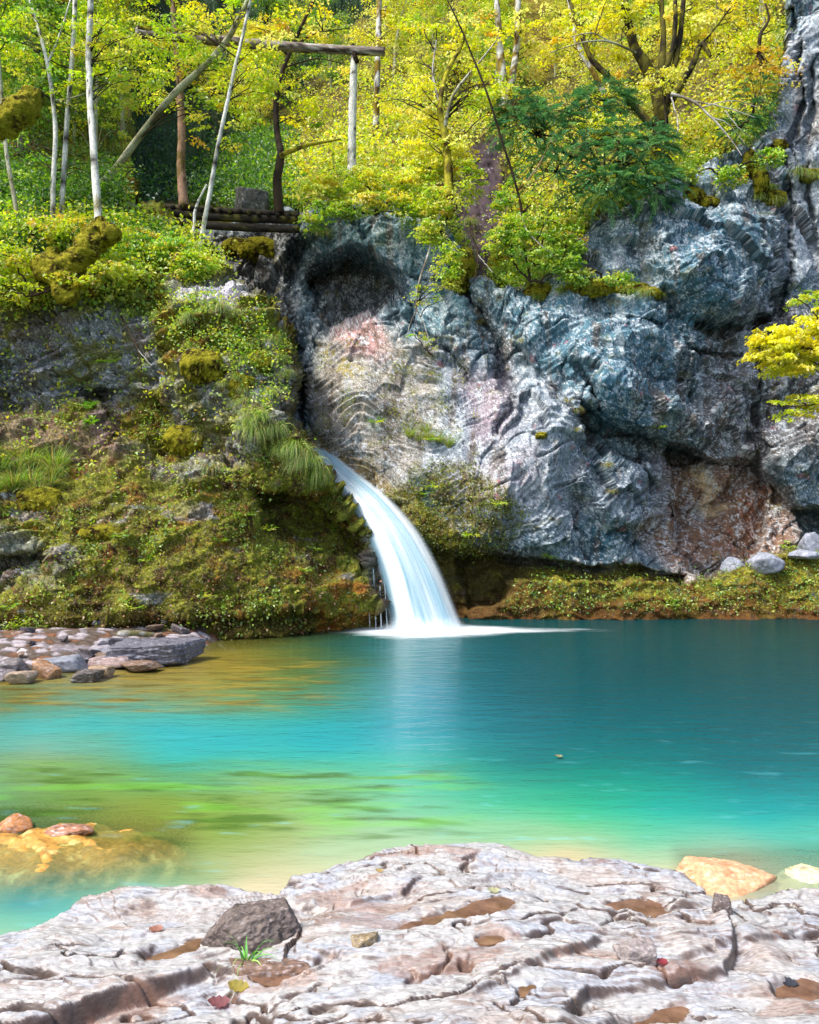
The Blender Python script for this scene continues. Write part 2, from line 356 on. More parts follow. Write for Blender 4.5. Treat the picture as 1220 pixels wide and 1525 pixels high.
cyc = mixc(cyc, srgb(98, 62, 26), sstep(0, .3, fbm(P * 1.6, 3, 93) + (V - 880) / 150.) * .8 * sstep(840, 870, V))
green = sstep(.05, .4, fbm(P * 2.0, 4, 95, gain=.6) - .02); cy2 = mixc(cyc * .8, srgb(52, 44, 34), sstep(-.1, .2, f1) * .7)
col = np.where((moss_lo > 0)[..., None], mixc(col, cyc, moss_lo * sstep(-.35, .0, f2 + .5 * f3 + .15)), col)
m = sstep(-10, 12, sdf_poly(Uw, Vw, [(560,745),(640,700),(690,680),(780,760),(760,790),(740,830),(650,830),(600,790)])) ; col = mixc(col, cyc, m * sstep(-.12, .1, f2 + .3 * f3) * .9)
m = sstep(-10, 12, sdf_poly(Uw, Vw, [(470,500),(520,505),(545,560),(500,570)])); col = mixc(col, srgb(140, 125, 40), m * sstep(.1, .2, f2) * .8)
col = np.clip(col * np.array([1.10, 1.08, 1.02]), 0, .82)
col = mixc(col, cy2, soil)
dk = sstep(-14, 16, sdf_poly(Uw, Vw, [(600,812),(700,818),(800,838),(1000,852),(1000,862),(790,866),(750,930),(560,940),(560,860)])); col = mixc(col, mixc(np.broadcast_to(srgb(76, 64, 38), P.shape).copy(), srgb(110, 104, 44), sstep(0, .3, f2)), dk * .8)  # undercut shade beside the fall, painted dark brown over rock and moss
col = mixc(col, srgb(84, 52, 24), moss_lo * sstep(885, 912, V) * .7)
gully = sstep(-8, 10, sdf_poly(Uw, Vw, [(684,215),(745,205),(752,300),(735,400),(700,420),(676,360)])); col = mixc(col, mixc(np.broadcast_to(srgb(66, 54, 58), P.shape).copy(), srgb(150, 140, 150), sstep(.25, .4, f3)), gully)
rock_patch = sstep(-12, 16, sdf_poly(Uw, Vw, [(455,345),(470,300),(560,290),(650,320),(600,350)]))
cliff = finish(P, U, V, col)
cliff.dk = dk; cliff.soil = soil; cliff.moss = moss_lo; cliff.fold = fold; cliff.gully = gully
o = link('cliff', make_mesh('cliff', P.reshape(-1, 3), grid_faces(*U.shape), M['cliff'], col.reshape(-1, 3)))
props(o, 'tall blue grey limestone cliff with a cave and folded layers behind the pool', None, None, 'structure')

# ---- the mossy bank at the other side of the fall
us = axis(-900, -12, 600, 640, 1.5, 9.0); vs = axis(-260, 270, 1015, 1100, 1.5, 9.0)
U, V = np.meshgrid(us, vs); Uw, Vw = warp(U, V, 111, 80, 12, 22, 5)
cp = [(-300,990,12.6),(0,945,13.6),(150,955,13.9),(300,957,14.1),(430,947,14.9),(500,940,15.4),(560,935,15.8),(-900,990,10),(-900,1100,9.8),(-300,1100,12.4),(0,1100,13.5),(300,1100,14.0),(560,1100,15.7),
 (0,850,14.4),(150,850,14.4),(300,870,14.4),(430,880,15),(540,870,15.7),(0,780,14.8),(150,760,15.1),(300,760,15.2),(400,810,15.3),(500,800,16),
 (0,700,15.8),(150,690,16.3),(250,700,16.2),(0,640,16.8),(100,640,17.1),(0,604,17.6),(150,600,17.3),(0,520,17),(100,520,16.8),(250,600,16.4),(200,500,16.6),(300,560,15.9),(350,650,15.7),
 (400,560,16.2),(330,480,16.5),(400,480,16.9),(400,650,15.6),(450,700,15.8),(480,740,16.1),(420,770,16.0),(470,800,16.2),(300,430,17.3),(200,430,17.4),(100,430,17),(0,430,16.8),
 (200,350,19.3),(100,330,19),(0,330,18.5),(300,380,18.6),(190,305,20.6),(0,250,21),(100,250,22),(0,100,26),(180,200,25),(0,-100,32),(180,0,33),(-300,430,15.5),(-300,700,14.3),(-900,700,11),(-900,300,13),(-400,0,22),(-900,0,18),(0,-260,40),(300,-260,44),(-900,-260,24)]
D = rbf([(a, b) for a, b, _ in cp], [c for *_, c in cp], U + (Uw - U) * .5, V + (Vw - V) * .5, 300., .01)
inset([(-60,460),(120,440),(250,450),(250,560),(160,600),(60,612),(-60,606)], 0.35, 16)
inset([(130,580),(240,590),(330,640),(370,690),(300,700),(160,660)], 0.5, 16)
inset([(360,725),(430,735),(500,775),(540,800),(545,850),(480,830),(400,790)], 0.8, 12)
inset([(350,600),(410,590),(470,660),(500,730),(470,745),(400,730),(365,690)], -0.35, 26)
inset([(-60,830),(60,820),(90,870),(-60,900)], 0.5, 20)
inset([(120,925),(330,925),(560,905),(600,905),(600,1100),(120,1100)], 0.3, 10)
edge = np.interp(Vw, [-260,200,300,330,370,430,450,500,560,620,665,730,790,850,940,1100], [190,190,196,250,298,335,372,420,436,416,450,494,545,562,566,570])
bey = np.clip(U - edge, 0, None)
D = D + np.minimum(bey * 0.30, 5.5) + np.where(bey > 18, (bey - 18) * .02, 0)
P0 = np.stack([(U - CU) / F * D, D, EYE - (V - CV) / F * D], -1).astype(np.float32); n0 = normals_grid(P0); n0 = .5 * n0 + np.array([.05, -.5, .2]); n0 /= np.linalg.norm(n0, axis=2, keepdims=True)
wl = fbm(P0 * 0.9, 3, 121) * 0.28
w1, w2, wid = worley(P0 * np.array([1.6, 1.6, 2.2]) + 0.5 * fbm(P0, 2, 131)[..., None], 4)
facet = (wid - .5) * .08 + worley.tilt * .12
x1, x2, xid = worley(P0 * np.array([4, 4, 6]) + .6 * fbm(P0 * 2, 2, 135)[..., None], 9)
facet2 = (xid - .5) * .03 + worley.tilt * .05
PB = np.stack([P0[..., 0] * .97 + P0[..., 2] * .24, P0[..., 1], P0[..., 2] * .97 - P0[..., 0] * .24], -1)
b1 = fbm(PB * np.array([.6, .7, 2.2]), 4, 145, gain=.3) * 6; b2 = fbm(PB * np.array([1.8, 1.8, 6]), 4, 146, gain=.3) * 4
rg = fbm(P0 * np.array([2, 2, 4.5]), 4, 141, gain=.55) * .12 + (stair(b1, .2) - b1 * .3) * .08 + (stair(b2, .25) - b2 * .3) * .04
bl = PB[..., 2] * 3.2 + 2.2 * fbm(PB * np.array([.5, .6, .9]), 4, 147); bs = bl - np.floor(bl); ledge = (sstep(0, .25, bs) - bs) * .34 * sstep(-.3, .3, perlin(P0 * .7, 148))
hf = fbm(P0 * 8, 3, 151) * .05 + fbm(P0 * 22, 2, 155, ridged=True) * .015
md = fbm(P0 * 2.4, 3, 171) * .13 + fbm(P0 * 8, 3, 173, gain=.6) * .07 + fbm(P0 * 26, 2, 175) * .03
f1 = fbm(P0 * 0.9, 4, 181); f2 = fbm(P0 * 3.5, 4, 183, gain=.65); f3 = fbm(P0 * 14, 3, 185, gain=.7)
rockm = np.zeros_like(U)
def rk(poly, a=1., soft=24.):
    global rockm
    rockm = np.maximum(rockm, a * sstep(-soft / 2, soft / 2, sdf_poly(Uw, Vw, poly) + 16 * f2))
rk([(-80,465),(120,455),(230,480),(250,560),(170,610),(60,612),(-80,610)]); rk([(250,425),(345,425),(375,450),(330,475),(260,450)]); rk([(280,520),(420,560),(400,620),(370,700),(280,680),(250,600)], .75)
rk([(-40,600),(130,640),(240,690),(340,700),(300,720),(100,690),(-40,650)], .6); rk([(0,790),(60,800),(120,840),(90,880),(-40,880)], .6); rk([(395,540),(440,560),(440,640),(400,640)], .9); rk([(540,820),(600,800),(600,960),(556,960)], .9)
disp = lerp(md * .9 + wl * 1.2 + facet * .5 + facet2 * .6 + rg * .5 + ledge, wl + facet + facet2 + rg + hf * .7 + ledge * .5, rockm)
rockm = np.maximum(rockm, sstep(.16, .30, fbm(P0 * np.array([.9, .9, 2.2]), 4, 149)) * .85 * (V > 470) * (V < 925))
P = P0 + n0 * disp[..., None]
f3 = fbm(P * 14, 3, 185, gain=.7)
mo = np.broadcast_to(srgb(104, 106, 34), P.shape).copy()
mo = mixc(mo, srgb(66, 48, 28), sstep(-.05, .28, f2)); mo = mixc(mo, srgb(120, 74, 34), sstep(.1, .35, fbm(P * 2.2, 3, 191)) * .7)
mo = mixc(mo, srgb(160, 160, 46), sstep(.12, .42, f3 + .2 * f1) * .8); mo = mixc(mo, srgb(150, 140, 134), sstep(.38, .5, fbm(P * 9, 3, 193, gain=.7)) * .7)
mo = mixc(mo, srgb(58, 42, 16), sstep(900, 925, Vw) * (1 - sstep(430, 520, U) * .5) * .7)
mo = mixc(mo, srgb(150, 90, 24), sstep(420, 500, U) * sstep(840, 890, V) * sstep(-.2, .2, f2) * .6)
rc = np.broadcast_to(srgb(120, 124, 128), P.shape).copy(); rc = mixc(rc, srgb(62, 62, 62), sstep(-.05, .3, f2)); rc = mixc(rc, srgb(190, 192, 200), sstep(.08, .34, f3 + .3 * f2) * .8); rc = mixc(rc, srgb(104, 78, 52), sstep(0, .3, f1) * .5); rc = mixc(rc, srgb(112, 110, 40), sstep(.02, .25, fbm(P * 1.4, 4, 195, gain=.6)) * .75)
rc = mixc(rc, srgb(130, 100, 95), sstep(590, 640, V) * (1 - sstep(690, 720, V)) * (1 - sstep(150, 260, U)) * .8)
rc = mixc(rc, srgb(185, 180, 190), sstep(-10, 10, sdf_poly(U, V, [(240,415),(350,420),(380,455),(330,480),(250,455)])) * .8)
rc = mixc(rc, srgb(110, 90, 60), sstep(380, 430, U) * sstep(520, 560, V) * .3)
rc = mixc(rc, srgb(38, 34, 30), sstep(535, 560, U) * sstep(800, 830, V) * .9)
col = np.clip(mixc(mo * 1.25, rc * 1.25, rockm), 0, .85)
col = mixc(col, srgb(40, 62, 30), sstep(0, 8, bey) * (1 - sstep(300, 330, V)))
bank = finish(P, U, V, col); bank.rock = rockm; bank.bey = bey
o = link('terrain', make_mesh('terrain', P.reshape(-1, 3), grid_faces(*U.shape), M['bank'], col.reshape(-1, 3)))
props(o, 'steep mossy earth bank with rock outcrops beside the waterfall', None, None, 'structure')

# ---- hillside far behind
xs = np.linspace(-70, 80, 180); ys = np.linspace(27, 110, 120); X, Y = np.meshgrid(xs, ys)
Z = 7.5 + (Y - 27) * 0.92 + 3 * perlin(np.stack([X / 14, Y / 14, X * 0], -1), 3) + .8 * perlin(np.stack([X / 3, Y / 3, X * 0], -1), 4)
Z += np.where(X > 12, (X - 12) * .25, 0)
PH = np.stack([X, Y, Z], -1)
hc = mixc(np.broadcast_to(srgb(130, 122, 40), PH.shape).copy(), srgb(90, 66, 34), sstep(-.2, .3, fbm(PH * .4, 3, 6)))
o = link('hillside', make_mesh('hillside', PH.reshape(-1, 3), grid_faces(*X.shape)[:, ::-1], M['hill'], hc.reshape(-1, 3)))
props(o, 'steep wooded hillside rising behind the gorge', None, None, 'structure')
def hill_z(x, y):
    i = int(np.clip(np.searchsorted(ys, y), 0, len(ys) - 1)); j = int(np.clip(np.searchsorted(xs, x), 0, len(xs) - 1)); return float(Z[i, j])

# ------------------------------------------------------------------ rock shore in front
rimpx = [(-500,1420),(0,1402),(60,1378),(120,1350),(200,1332),(280,1328),(350,1336),(415,1342),(438,1318),(480,1296),(560,1272),(640,1263),(740,1262),(800,1282),(860,1288),(920,1281),(1000,1298),(1050,1325),(1085,1345),(1130,1350),(1160,1338),(1220,1330),(1700,1330)]
rz_ = 0.17
rX, rY = [], []
for u, v in rimpx:
    y = (EYE - rz_) * F / (v - CV); rX.append((u - CU) / F * y); rY.append(y)
rX = np.array(rX); rY = np.array(rY); o_ = np.argsort(rX); rX, rY = rX[o_], rY[o_]
xs_s = np.concatenate([np.arange(-7, -2.9, .05), np.arange(-2.9, 2.9, .006), np.arange(2.9, 7, .05)]); ys_s = np.concatenate([np.arange(0.6, 2.3, .04), np.arange(2.3, 4.2, .0055), np.arange(4.2, 6.0, .009)])
X, Y = np.meshgrid(xs_s, ys_s)
q = np.stack([X, Y, X * 0], -1)
Xw = X + .05 * fbm(q * 3, 2, 203); Yw = Y + .07 * fbm(q * 2.2, 2, 201)
rimY = np.interp(Xw, rX, rY)
inn = rimY - Yw
def hp(inn): return rz_ + np.clip(inn, 0, None) * 0.13
Z = hp(inn)
for it in range(1): pass
def to_xy(pts, z0=None):
    r = []
    for u, v in pts:
        y = 3.5
        for _ in range(12):
            x = (u - CU) / F * y; z = hp(np.interp(x, rX, rY) - y) if z0 is None else z0; y = .5 * y + .5 * (EYE - z) * F / (v - CV)
        r.append(((u - CU) / F * y, y))
    return r
# layered slabs dipping: each step drops towards the viewer
ct = (Y - .30 * X) * 2.6 + .9 * fbm(q * 1.1, 2, 211)
sw = ct - np.floor(ct); st_amp = .020 * sstep(-.25, .25, perlin(q * 1.3, 213))
Z = Z + (sstep(0, .22, sw) - sw) * st_amp
ct = (Y - .45 * X) * 8 + 1.0 * fbm(q * 2.2, 2, 214); sw = ct - np.floor(ct)
Z = Z + (sstep(0, .3, sw) - sw) * .007 * sstep(-.1, .3, perlin(q * 2.4, 215))
steps = [([(-40,1535),(60,1517),(150,1492),(300,1458),(420,1448),(446,1418),(452,1380)], .13), ([(430,1350),(520,1344),(600,1326),(625,1305)], .07), ([(700,1490),(740,1462),(790,1440),(860,1412),(905,1395)], .05),
         ([(835,1510),(880,1468),(985,1455),(1080,1440),(1092,1395),(1080,1365)], .085), ([(620,1440),(690,1430),(720,1400)], .04), ([(940,1370),(1010,1350),(1060,1352)], .05), ([(1000,1420),(1120,1400),(1220,1380)], .05), ([(120,1400),(210,1390),(260,1372)], .03)]
for ln, h in steps:
    w = np.array(to_xy(ln)); d = dist_line(Xw, Yw, w)
    # signed: in front of (nearer than) the line
    yl = np.interp(Xw, w[np.argsort(w[:, 0]), 0], w[np.argsort(w[:, 0]), 1]); s = yl - Yw
    xm = sstep(w[:, 0].min() - .04, w[:, 0].min() + .1, Xw) * (1 - sstep(w[:, 0].max() - .1, w[:, 0].max() + .04, Xw))
    h *= .55 + .35 * perlin(q * 1.7, 216); Z -= h * xm * sstep(-.008, .03, s) * np.exp(-np.clip(s, 0, None) / .45)
    Z += h * .3 * xm * sstep(-.3, 0, -np.abs(s)) * (1 - sstep(-.02, .012, s))
Z += .055 * fbm(q * 1.4, 4, 221) + .022 * fbm(q * np.array([3., 5, 1]), 4, 223, gain=.6) * sstep(-.3, .3, perlin(q * 1.5, 224))
ly = fbm(q * np.array([.9, 2.6, 1]) + np.array([0, 0, 3.3]), 2, 231, gain=.35) * 9; Z += (stair(ly, .16) - ly * .35) * .0105
ly2 = fbm(q * np.array([2.6, 6.5, 1]) + np.array([0, 0, 1.3]), 2, 232, gain=.35) * 6; Z += (stair(ly2, .2) - ly2 * .4) * .0035
a1, a2, aid = worley(q * np.array([3.0, 6, 1]) + .5 * fbm(q * 2, 2, 225)[..., None], 6)
Z += worley.tilt * .008
cr = fbm(q * np.array([1.6, 3.6, 1]) + .4 * fbm(q * 3, 2, 226)[..., None], 3, 227); Z -= .05 * np.exp(-(cr / .028) ** 2) * sstep(0, .3, perlin(q * 1.1, 228) + .1)
Z += .005 * fbm(q * np.array([14, 26, 1]), 3, 229, gain=.6) + .0012 * fbm(q * 60, 2, 230)
Z = np.where(inn > 0, Z, Z) - np.where(inn < 0, np.minimum(-inn * 1.6, .25) + np.clip(-inn - .12, 0, None) * .9, 0)
# broken block
# puddles: carve the hollow
puds = [([(575,1388),(640,1364),(700,1352),(745,1343),(770,1350),(758,1366),(712,1374),(655,1380),(610,1390)], 0), ([(865,1352),(930,1340),(990,1340),(1000,1352),(975,1368),(925,1362),(880,1358)], 1),
        ([(205,1418),(270,1405),(305,1398),(300,1412),(250,1424),(212,1430)], 2), ([(900,1520),(940,1500),(1000,1488),(1030,1490),(1020,1508),(960,1530),(905,1545)], 3), ([(1140,1455),(1175,1446),(1225,1465),(1250,1480),(1200,1485),(1160,1472)], 4), ([(375,1452),(430,1438),(500,1420),(505,1430),(440,1450),(400,1462)],5), ([(700,1404),(740,1398),(755,1404),(725,1412)],6), ([(760,1465),(800,1458),(795,1470),(770,1476)],7)]
pud_out = []
for poly, k in puds:
    w = np.array(to_xy(poly)); cw = w.copy()
    for _ in range(2): nx = np.roll(cw, -1, 0); cw = np.stack([cw * .75 + nx * .25, cw * .25 + nx * .75], 1).reshape(-1, 2)
    d = sdf_poly(X * 100, Y * 100, cw * 100) / 100 + .045 * fbm(q * 7, 3, 240 + k, gain=.6)
    near = (d > -.05) & (d < .02); lvl = float(np.percentile(Z[near], 22)) if near.any() else .3
    m_ = sstep(-.03, .05, d); Z = lerp(Z, np.minimum(Z, lvl - .022), m_); ring = sstep(-.2, -.05, d) * (1 - sstep(-.03, .0, d)); Z = lerp(Z, np.maximum(Z, lvl + .004 + .012 * np.abs(fbm(q * 16, 2, 260 + k))), ring)
    pud_out.append((w, lvl))
PS = np.stack([X, Y, Z], -1); nS = normals_grid(PS); nS *= np.sign(nS[..., 2:3])
f1 = fbm(PS * 1.5, 4, 251); f2 = fbm(PS * np.array([5, 8, 5]), 4, 253, gain=.65); f3 = fbm(PS * np.array([18, 30, 18]), 3, 255, gain=.7)
steep = 1 - nS[..., 2]
sc = np.broadcast_to(srgb(190, 188, 186), PS.shape).copy(); sc = mixc(sc, srgb(180, 158, 144), sstep(0, .35, f1 + .4 * f2) * .45)
sc = mixc(sc, srgb(176, 182, 194), sstep(-.05, .3, fbm(PS * np.array([3, 5, 3]), 3, 257)) * .7)
sc = mixc(sc, srgb(132, 104, 90), sstep(.18, .34, f2 + .25 * f1) * .55); sc = mixc(sc, srgb(226, 222, 224), sstep(.1, .4, f3) * .5); sc = mixc(sc, srgb(110, 96, 98), sstep(.14, .34, -f3 + .2*f2) * .55)
sc = mixc(sc, srgb(118, 96, 84), sstep(.08, .22, steep) * .55); sc = mixc(sc, srgb(74, 52, 40), sstep(.22, .45, steep) * .8); sc = mixc(sc, srgb(150, 112, 92), sstep(.0, .06, fbm(PS[..., :3] * np.array([2, 3.4, 2]), 4, 259) - .22) * .5)       # darker brown the steeper the face, then scattered brown patches
sc = mixc(sc, srgb(150, 128, 70), (1 - sstep(-.02, .10, Z)) * .9)
wetb = sstep(0, .04, -(X * .2) + .2 - 0 * Y)
sc = sc * .80
o = link('shore', make_mesh('shore', PS.reshape(-1, 3), grid_faces(*X.shape)[:, ::-1], M['slab'], sc.reshape(-1, 3)))
props(o, 'pale pinkish layered rock shore with puddles and cracks', None, None, 'structure')
def shore_at(u, v):
    y = 2.0
    while y < 6.2:
        x = (u - CU) / F * y; zr = EYE - (v - CV) / F * y
        i = int(np.clip(np.searchsorted(ys_s, y), 0, len(ys_s) - 1)); j = int(np.clip(np.searchsorted(xs_s, x), 0, len(xs_s) - 1))
        if PS[i, j, 2] >= zr: return np.array([x, y, float(PS[i, j, 2])])
        y += .004
    return at(u, v, 5)
# ------------------------------------------------------------------ pool bed and water
bx = np.linspace(-18, 20, 260); by = np.linspace(2.5, 19, 160); X, Y = np.meshgrid(bx, by)
q = np.stack([X, Y, X * 0], -1)
rimb = np.interp(X, rX, rY)
dep = .12 + np.clip(Y - rimb + .1, 0, 9) * .55; dep = np.minimum(dep, 2.6 + .3 * fbm(q * .6, 3, 301))
dep = np.minimum(dep, .15 + np.clip(13.4 - Y, .0, 9) * .35 + np.clip(X + 6, 0, 9) * .5) + .12 * fbm(q * 1.5, 4, 303)
dep = np.maximum(dep, .06)
Z = -dep
bc = mixc(np.broadcast_to(srgb(214, 200, 140), q.shape).copy(), srgb(150, 150, 60), sstep(-.1, .3, fbm(q * .9, 4, 305))); bc = mixc(bc, srgb(90, 90, 60), sstep(.2, .5, fbm(q * 4, 3, 306)))
o = link('ground', make_mesh('ground', np.stack([X, Y, Z], -1).reshape(-1, 3), grid_faces(*X.shape)[:, ::-1], M['bank'], bc.reshape(-1, 3)))
props(o, 'pale sandy bed under the clear pool water', None, None, 'structure')

wx = np.concatenate([np.arange(-22, -8, .3), np.arange(-8, 9, .035), np.arange(9, 24, .3)]); wy = np.concatenate([np.arange(1.5, 3.9, .2), np.arange(3.9, 8, .02), np.arange(8, 20, .05)])
X, Y = np.meshgrid(wx, wy); q = np.stack([X, Y, X * 0], -1)
Pw = np.stack([X, Y, X * 0], -1).astype(np.float32)
wu, wv = px(np.stack([X, Y, X * 0], -1))
# the drift of colour is a property of the algae and silt in the water; streaked by the current
qs = np.stack([X * .55, Y * 1.9, X * 0], -1)
wu2 = wu + 45 * fbm(qs * .9, 4, 311); wv2 = wv + 13 * fbm(qs * 1.3, 4, 313) * np.clip((wv - 900) / 200, .25, 1.3)
wc = [((100,1000),(135,135,75)),((200,1015),(140,135,60)),((350,990),(150,140,40)),((450,1005),(80,120,50)),((280,1030),(135,150,60)),((400,1050),(80,155,105)),((600,960),(50,125,130)),((520,960),(20,80,70)),
 ((760,950),(8,92,98)),((900,950),(0,88,92)),((1150,950),(10,84,82)),((700,1020),(10,105,115)),((850,1040),(4,95,102)),((1000,1050),(0,98,106)),((1200,1050),(0,90,98)),((50,1085),(55,170,170)),((250,1085),(24,160,168)),((350,1110),(22,158,164)),((150,1075),(36,166,170)),((550,1085),(16,145,150)),((250,1120),(30,165,160)),((500,1120),(24,155,160)),((450,1100),(10,150,155)),((600,1100),(40,150,160)),
 ((800,1130),(5,122,126)),((1100,1150),(5,116,122)),((620,1030),(60,140,160)),((100,1170),(95,160,55)),((250,1190),(105,155,45)),((400,1170),(125,185,85)),((500,1150),(95,190,120)),((600,1200),(95,195,130)),((350,1235),(105,165,55)),((200,1235),(150,165,60)),((450,1250),(140,185,95)),
 ((750,1200),(60,190,130)),((850,1225),(70,205,115)),((1000,1205),(10,165,145)),((1150,1220),(0,155,155)),((950,1252),(90,195,135)),((650,1250),(140,200,135)),((850,1275),(200,205,135)),((1100,1278),(190,200,140)),((1200,1262),(90,185,150)),((300,1310),(120,175,110)),((380,1322),(205,210,150)),
 ((500,1270),(150,205,140)),((100,1370),(85,170,160)),((30,1350),(50,140,150)),((20,1395),(140,200,140)),((200,1345),(120,190,160)),((0,1040),(100,115,45)),((60,1115),(130,165,110)),((150,1105),(110,160,90)),((300,960),(110,120,40)),((1000,1000),(0,84,90)),((700,1090),(20,130,140)),((-300,1100),(50,150,140)),((1600,1100),(0,90,95))]
_k = {}
for a, b in wc: _k[a] = b
wcol = np.clip(rbf([(a * .45, b) for a, b in _k], [srgb(*b) ** .6 for b in _k.values()], np.clip(wu2, -350, 1650) * .45, np.clip(wv2, 925, 1410), 120., .09), .0, 1) ** (1 / .6)
gg = np.clip((wcol[..., 1] - 1.25 * wcol[..., 2]) * 3, 0, 1)[..., None]; wcol = wcol * (1 - gg * np.array([-.12, .22, -.1]))
deep = sstep(560, 800, wu2) * (1 - sstep(1130, 1230, wv2)); wcol = wcol * (1 - .28 * deep[..., None] * np.array([1, .8, .8]))
turq = sstep(1058, 1080, wv2) * (1 - sstep(1115, 1140, wv2)) * (1 - sstep(480, 640, wu2)); wcol = mixc(wcol, srgb(36, 172, 180), turq * .28)
wcol = np.clip(lerp(wcol, wcol.mean(-1, keepdims=True), .08) * .80, .004, .9)
g_ = sstep(-.05, .35, fbm(qs * np.array([2.2, 2.6, 1]), 4, 315)); algae = sstep(1125, 1160, wv2) * (1 - sstep(1240, 1275, wv2)) * (1 - sstep(620, 760, wu2))
wcol = mixc(wcol, srgb(64, 96, 36), g_ * algae * .8); wcol = mixc(wcol, srgb(110, 180, 60), sstep(0, .4, -fbm(qs * 2, 3, 316)) * algae * .4)
al2 = sstep(975, 990, wv2) * (1 - sstep(1040, 1075, wv2)) * (1 - sstep(420, 560, wu2)); wcol = mixc(wcol, srgb(96, 86, 36), g_ * al2 * .9); wcol = mixc(wcol, srgb(150, 128, 50), sstep(0, .3, -fbm(qs * np.array([2, 2.4, 1]), 4, 318)) * al2 * .6)
wcol = mixc(wcol, srgb(120, 200, 215), sstep(.2, .45, fbm(np.stack([X * 2.2, Y * 7, X * 0], -1), 4, 317, gain=.6)) * .25 * sstep(1000, 1250, wv))  # light-cyan ripple glints painted into the water colour
# turbid water hides the bed in the deep part and clears towards the edges
op = .96 - .75 * (1 - sstep(0, .38, Y - np.interp(X, rX, rY) + .18 * fbm(q * 2, 3, 319)))
left_sh = np.interp(X, [-9, -5.3, -4.2, -3, -1], [10.5, 11.5, 12.6, 14, 15.5]); op -= .45 * (1 - sstep(0, 1.2, left_sh - Y)) * (X < -1)
op -= .80 * sstep(-30, 75, sdf_poly(wu, wv, [(-80,1195),(120,1195),(290,1225),(290,1300),(150,1335),(-80,1345)]) + 10 * fbm(qs * 3, 3, 320)); op -= .4 * sstep(-15, 20, sdf_poly(wu, wv, [(1005,1262),(1300,1255),(1300,1345),(1005,1345)]))
op = np.clip(op, .12, .97)
# white water spreads from the foot of the fall
fx, fy = (620 - CU) / F * 15.6, 15.65
dX = X - fx; dY = Y - fy; ax = np.where(dX > 0, 3.0, 1.4)
ay = .75 * np.exp(-(dX / 1.5) ** 2) + .32; rr = np.sqrt((dX / ax) ** 2 + (dY / ay) ** 2) + .42 * fbm(np.stack([X * 1.1, Y * 4.5, X * 0], -1), 4, 321, gain=.6)
foam = sstep(1.25, .2, rr)
m, nt, out = new_mat('pool_water'); L = nt.links.new
ac = N(nt, 'ShaderNodeAttribute', attribute_name='col'); ao = N(nt, 'ShaderNodeAttribute', attribute_name='op'); af = N(nt, 'ShaderNodeAttribute', attribute_name='foam')
d = N(nt, 'ShaderNodeBsdfDiffuse'); L(ac.outputs['Color'], d.inputs['Color'])
t = N(nt, 'ShaderNodeBsdfTransparent'); t.inputs['Color'].default_value = (.90, .97, .92, 1)
mx = N(nt, 'ShaderNodeMixShader'); L(ao.outputs['Fac'], mx.inputs[0]); L(t.outputs[0], mx.inputs[1]); L(d.outputs[0], mx.inputs[2])
g = N(nt, 'ShaderNodeBsdfGlossy', i_Roughness=.14); fr = N(nt, 'ShaderNodeFresnel', i_IOR=1.33)
tc = N(nt, 'ShaderNodeTexCoord'); mp = N(nt, 'ShaderNodeMapping'); mp.inputs['Scale'].default_value = (1.6, 4.5, 1); L(tc.outputs['Object'], mp.inputs[0])
nz = N(nt, 'ShaderNodeTexNoise', i_Scale=1.1, i_Detail=5.0, i_Roughness=.62); L(mp.outputs[0], nz.inputs['Vector'])
mp2 = N(nt, 'ShaderNodeMapping'); mp2.inputs['Scale'].default_value = (5, 16, 1); L(tc.outputs['Object'], mp2.inputs[0]); nz2 = N(nt, 'ShaderNodeTexNoise', i_Scale=1.0, i_Detail=4.0); L(mp2.outputs[0], nz2.inputs['Vector'])
ad = N(nt, 'ShaderNodeMath', operation='MULTIPLY_ADD'); L(nz2.outputs['Fac'], ad.inputs[0]); ad.inputs[1].default_value = .25; L(nz.outputs['Fac'], ad.inputs[2])
bp = N(nt, 'ShaderNodeBump'); bp.inputs['Strength'].default_value = .35; bp.inputs['Distance'].default_value = .10; L(ad.outputs[0], bp.inputs['Height'])
L(bp.outputs[0], g.inputs['Normal']); L(bp.outputs[0], fr.inputs['Normal'])
fm = N(nt, 'ShaderNodeMath', operation='MULTIPLY'); L(fr.outputs[0], fm.inputs[0]); fm.inputs[1].default_value = .62
m2 = N(nt, 'ShaderNodeMixShader'); L(fm.outputs[0], m2.inputs[0]); L(mx.outputs[0], m2.inputs[1]); L(g.outputs[0], m2.inputs[2])
fd = N(nt, 'ShaderNodeBsdfDiffuse'); fd.inputs['Color'].default_value = (.88, .93, .96, 1)
m3 = N(nt, 'ShaderNodeMixShader'); L(af.outputs['Fac'], m3.inputs[0]); L(m2.outputs[0], m3.inputs[1]); L(fd.outputs[0], m3.inputs[2]); L(m3.outputs[0], out.inputs[0])
M['water'] = m
o = link('water', make_mesh('water', Pw.reshape(-1, 3), grid_faces(*X.shape)[:, ::-1], M['water'], wcol.reshape(-1, 3), attrs={'op': op, 'foam': foam}))
props(o, 'clear turquoise pool water with green and deep teal drifts', None, None, 'structure')

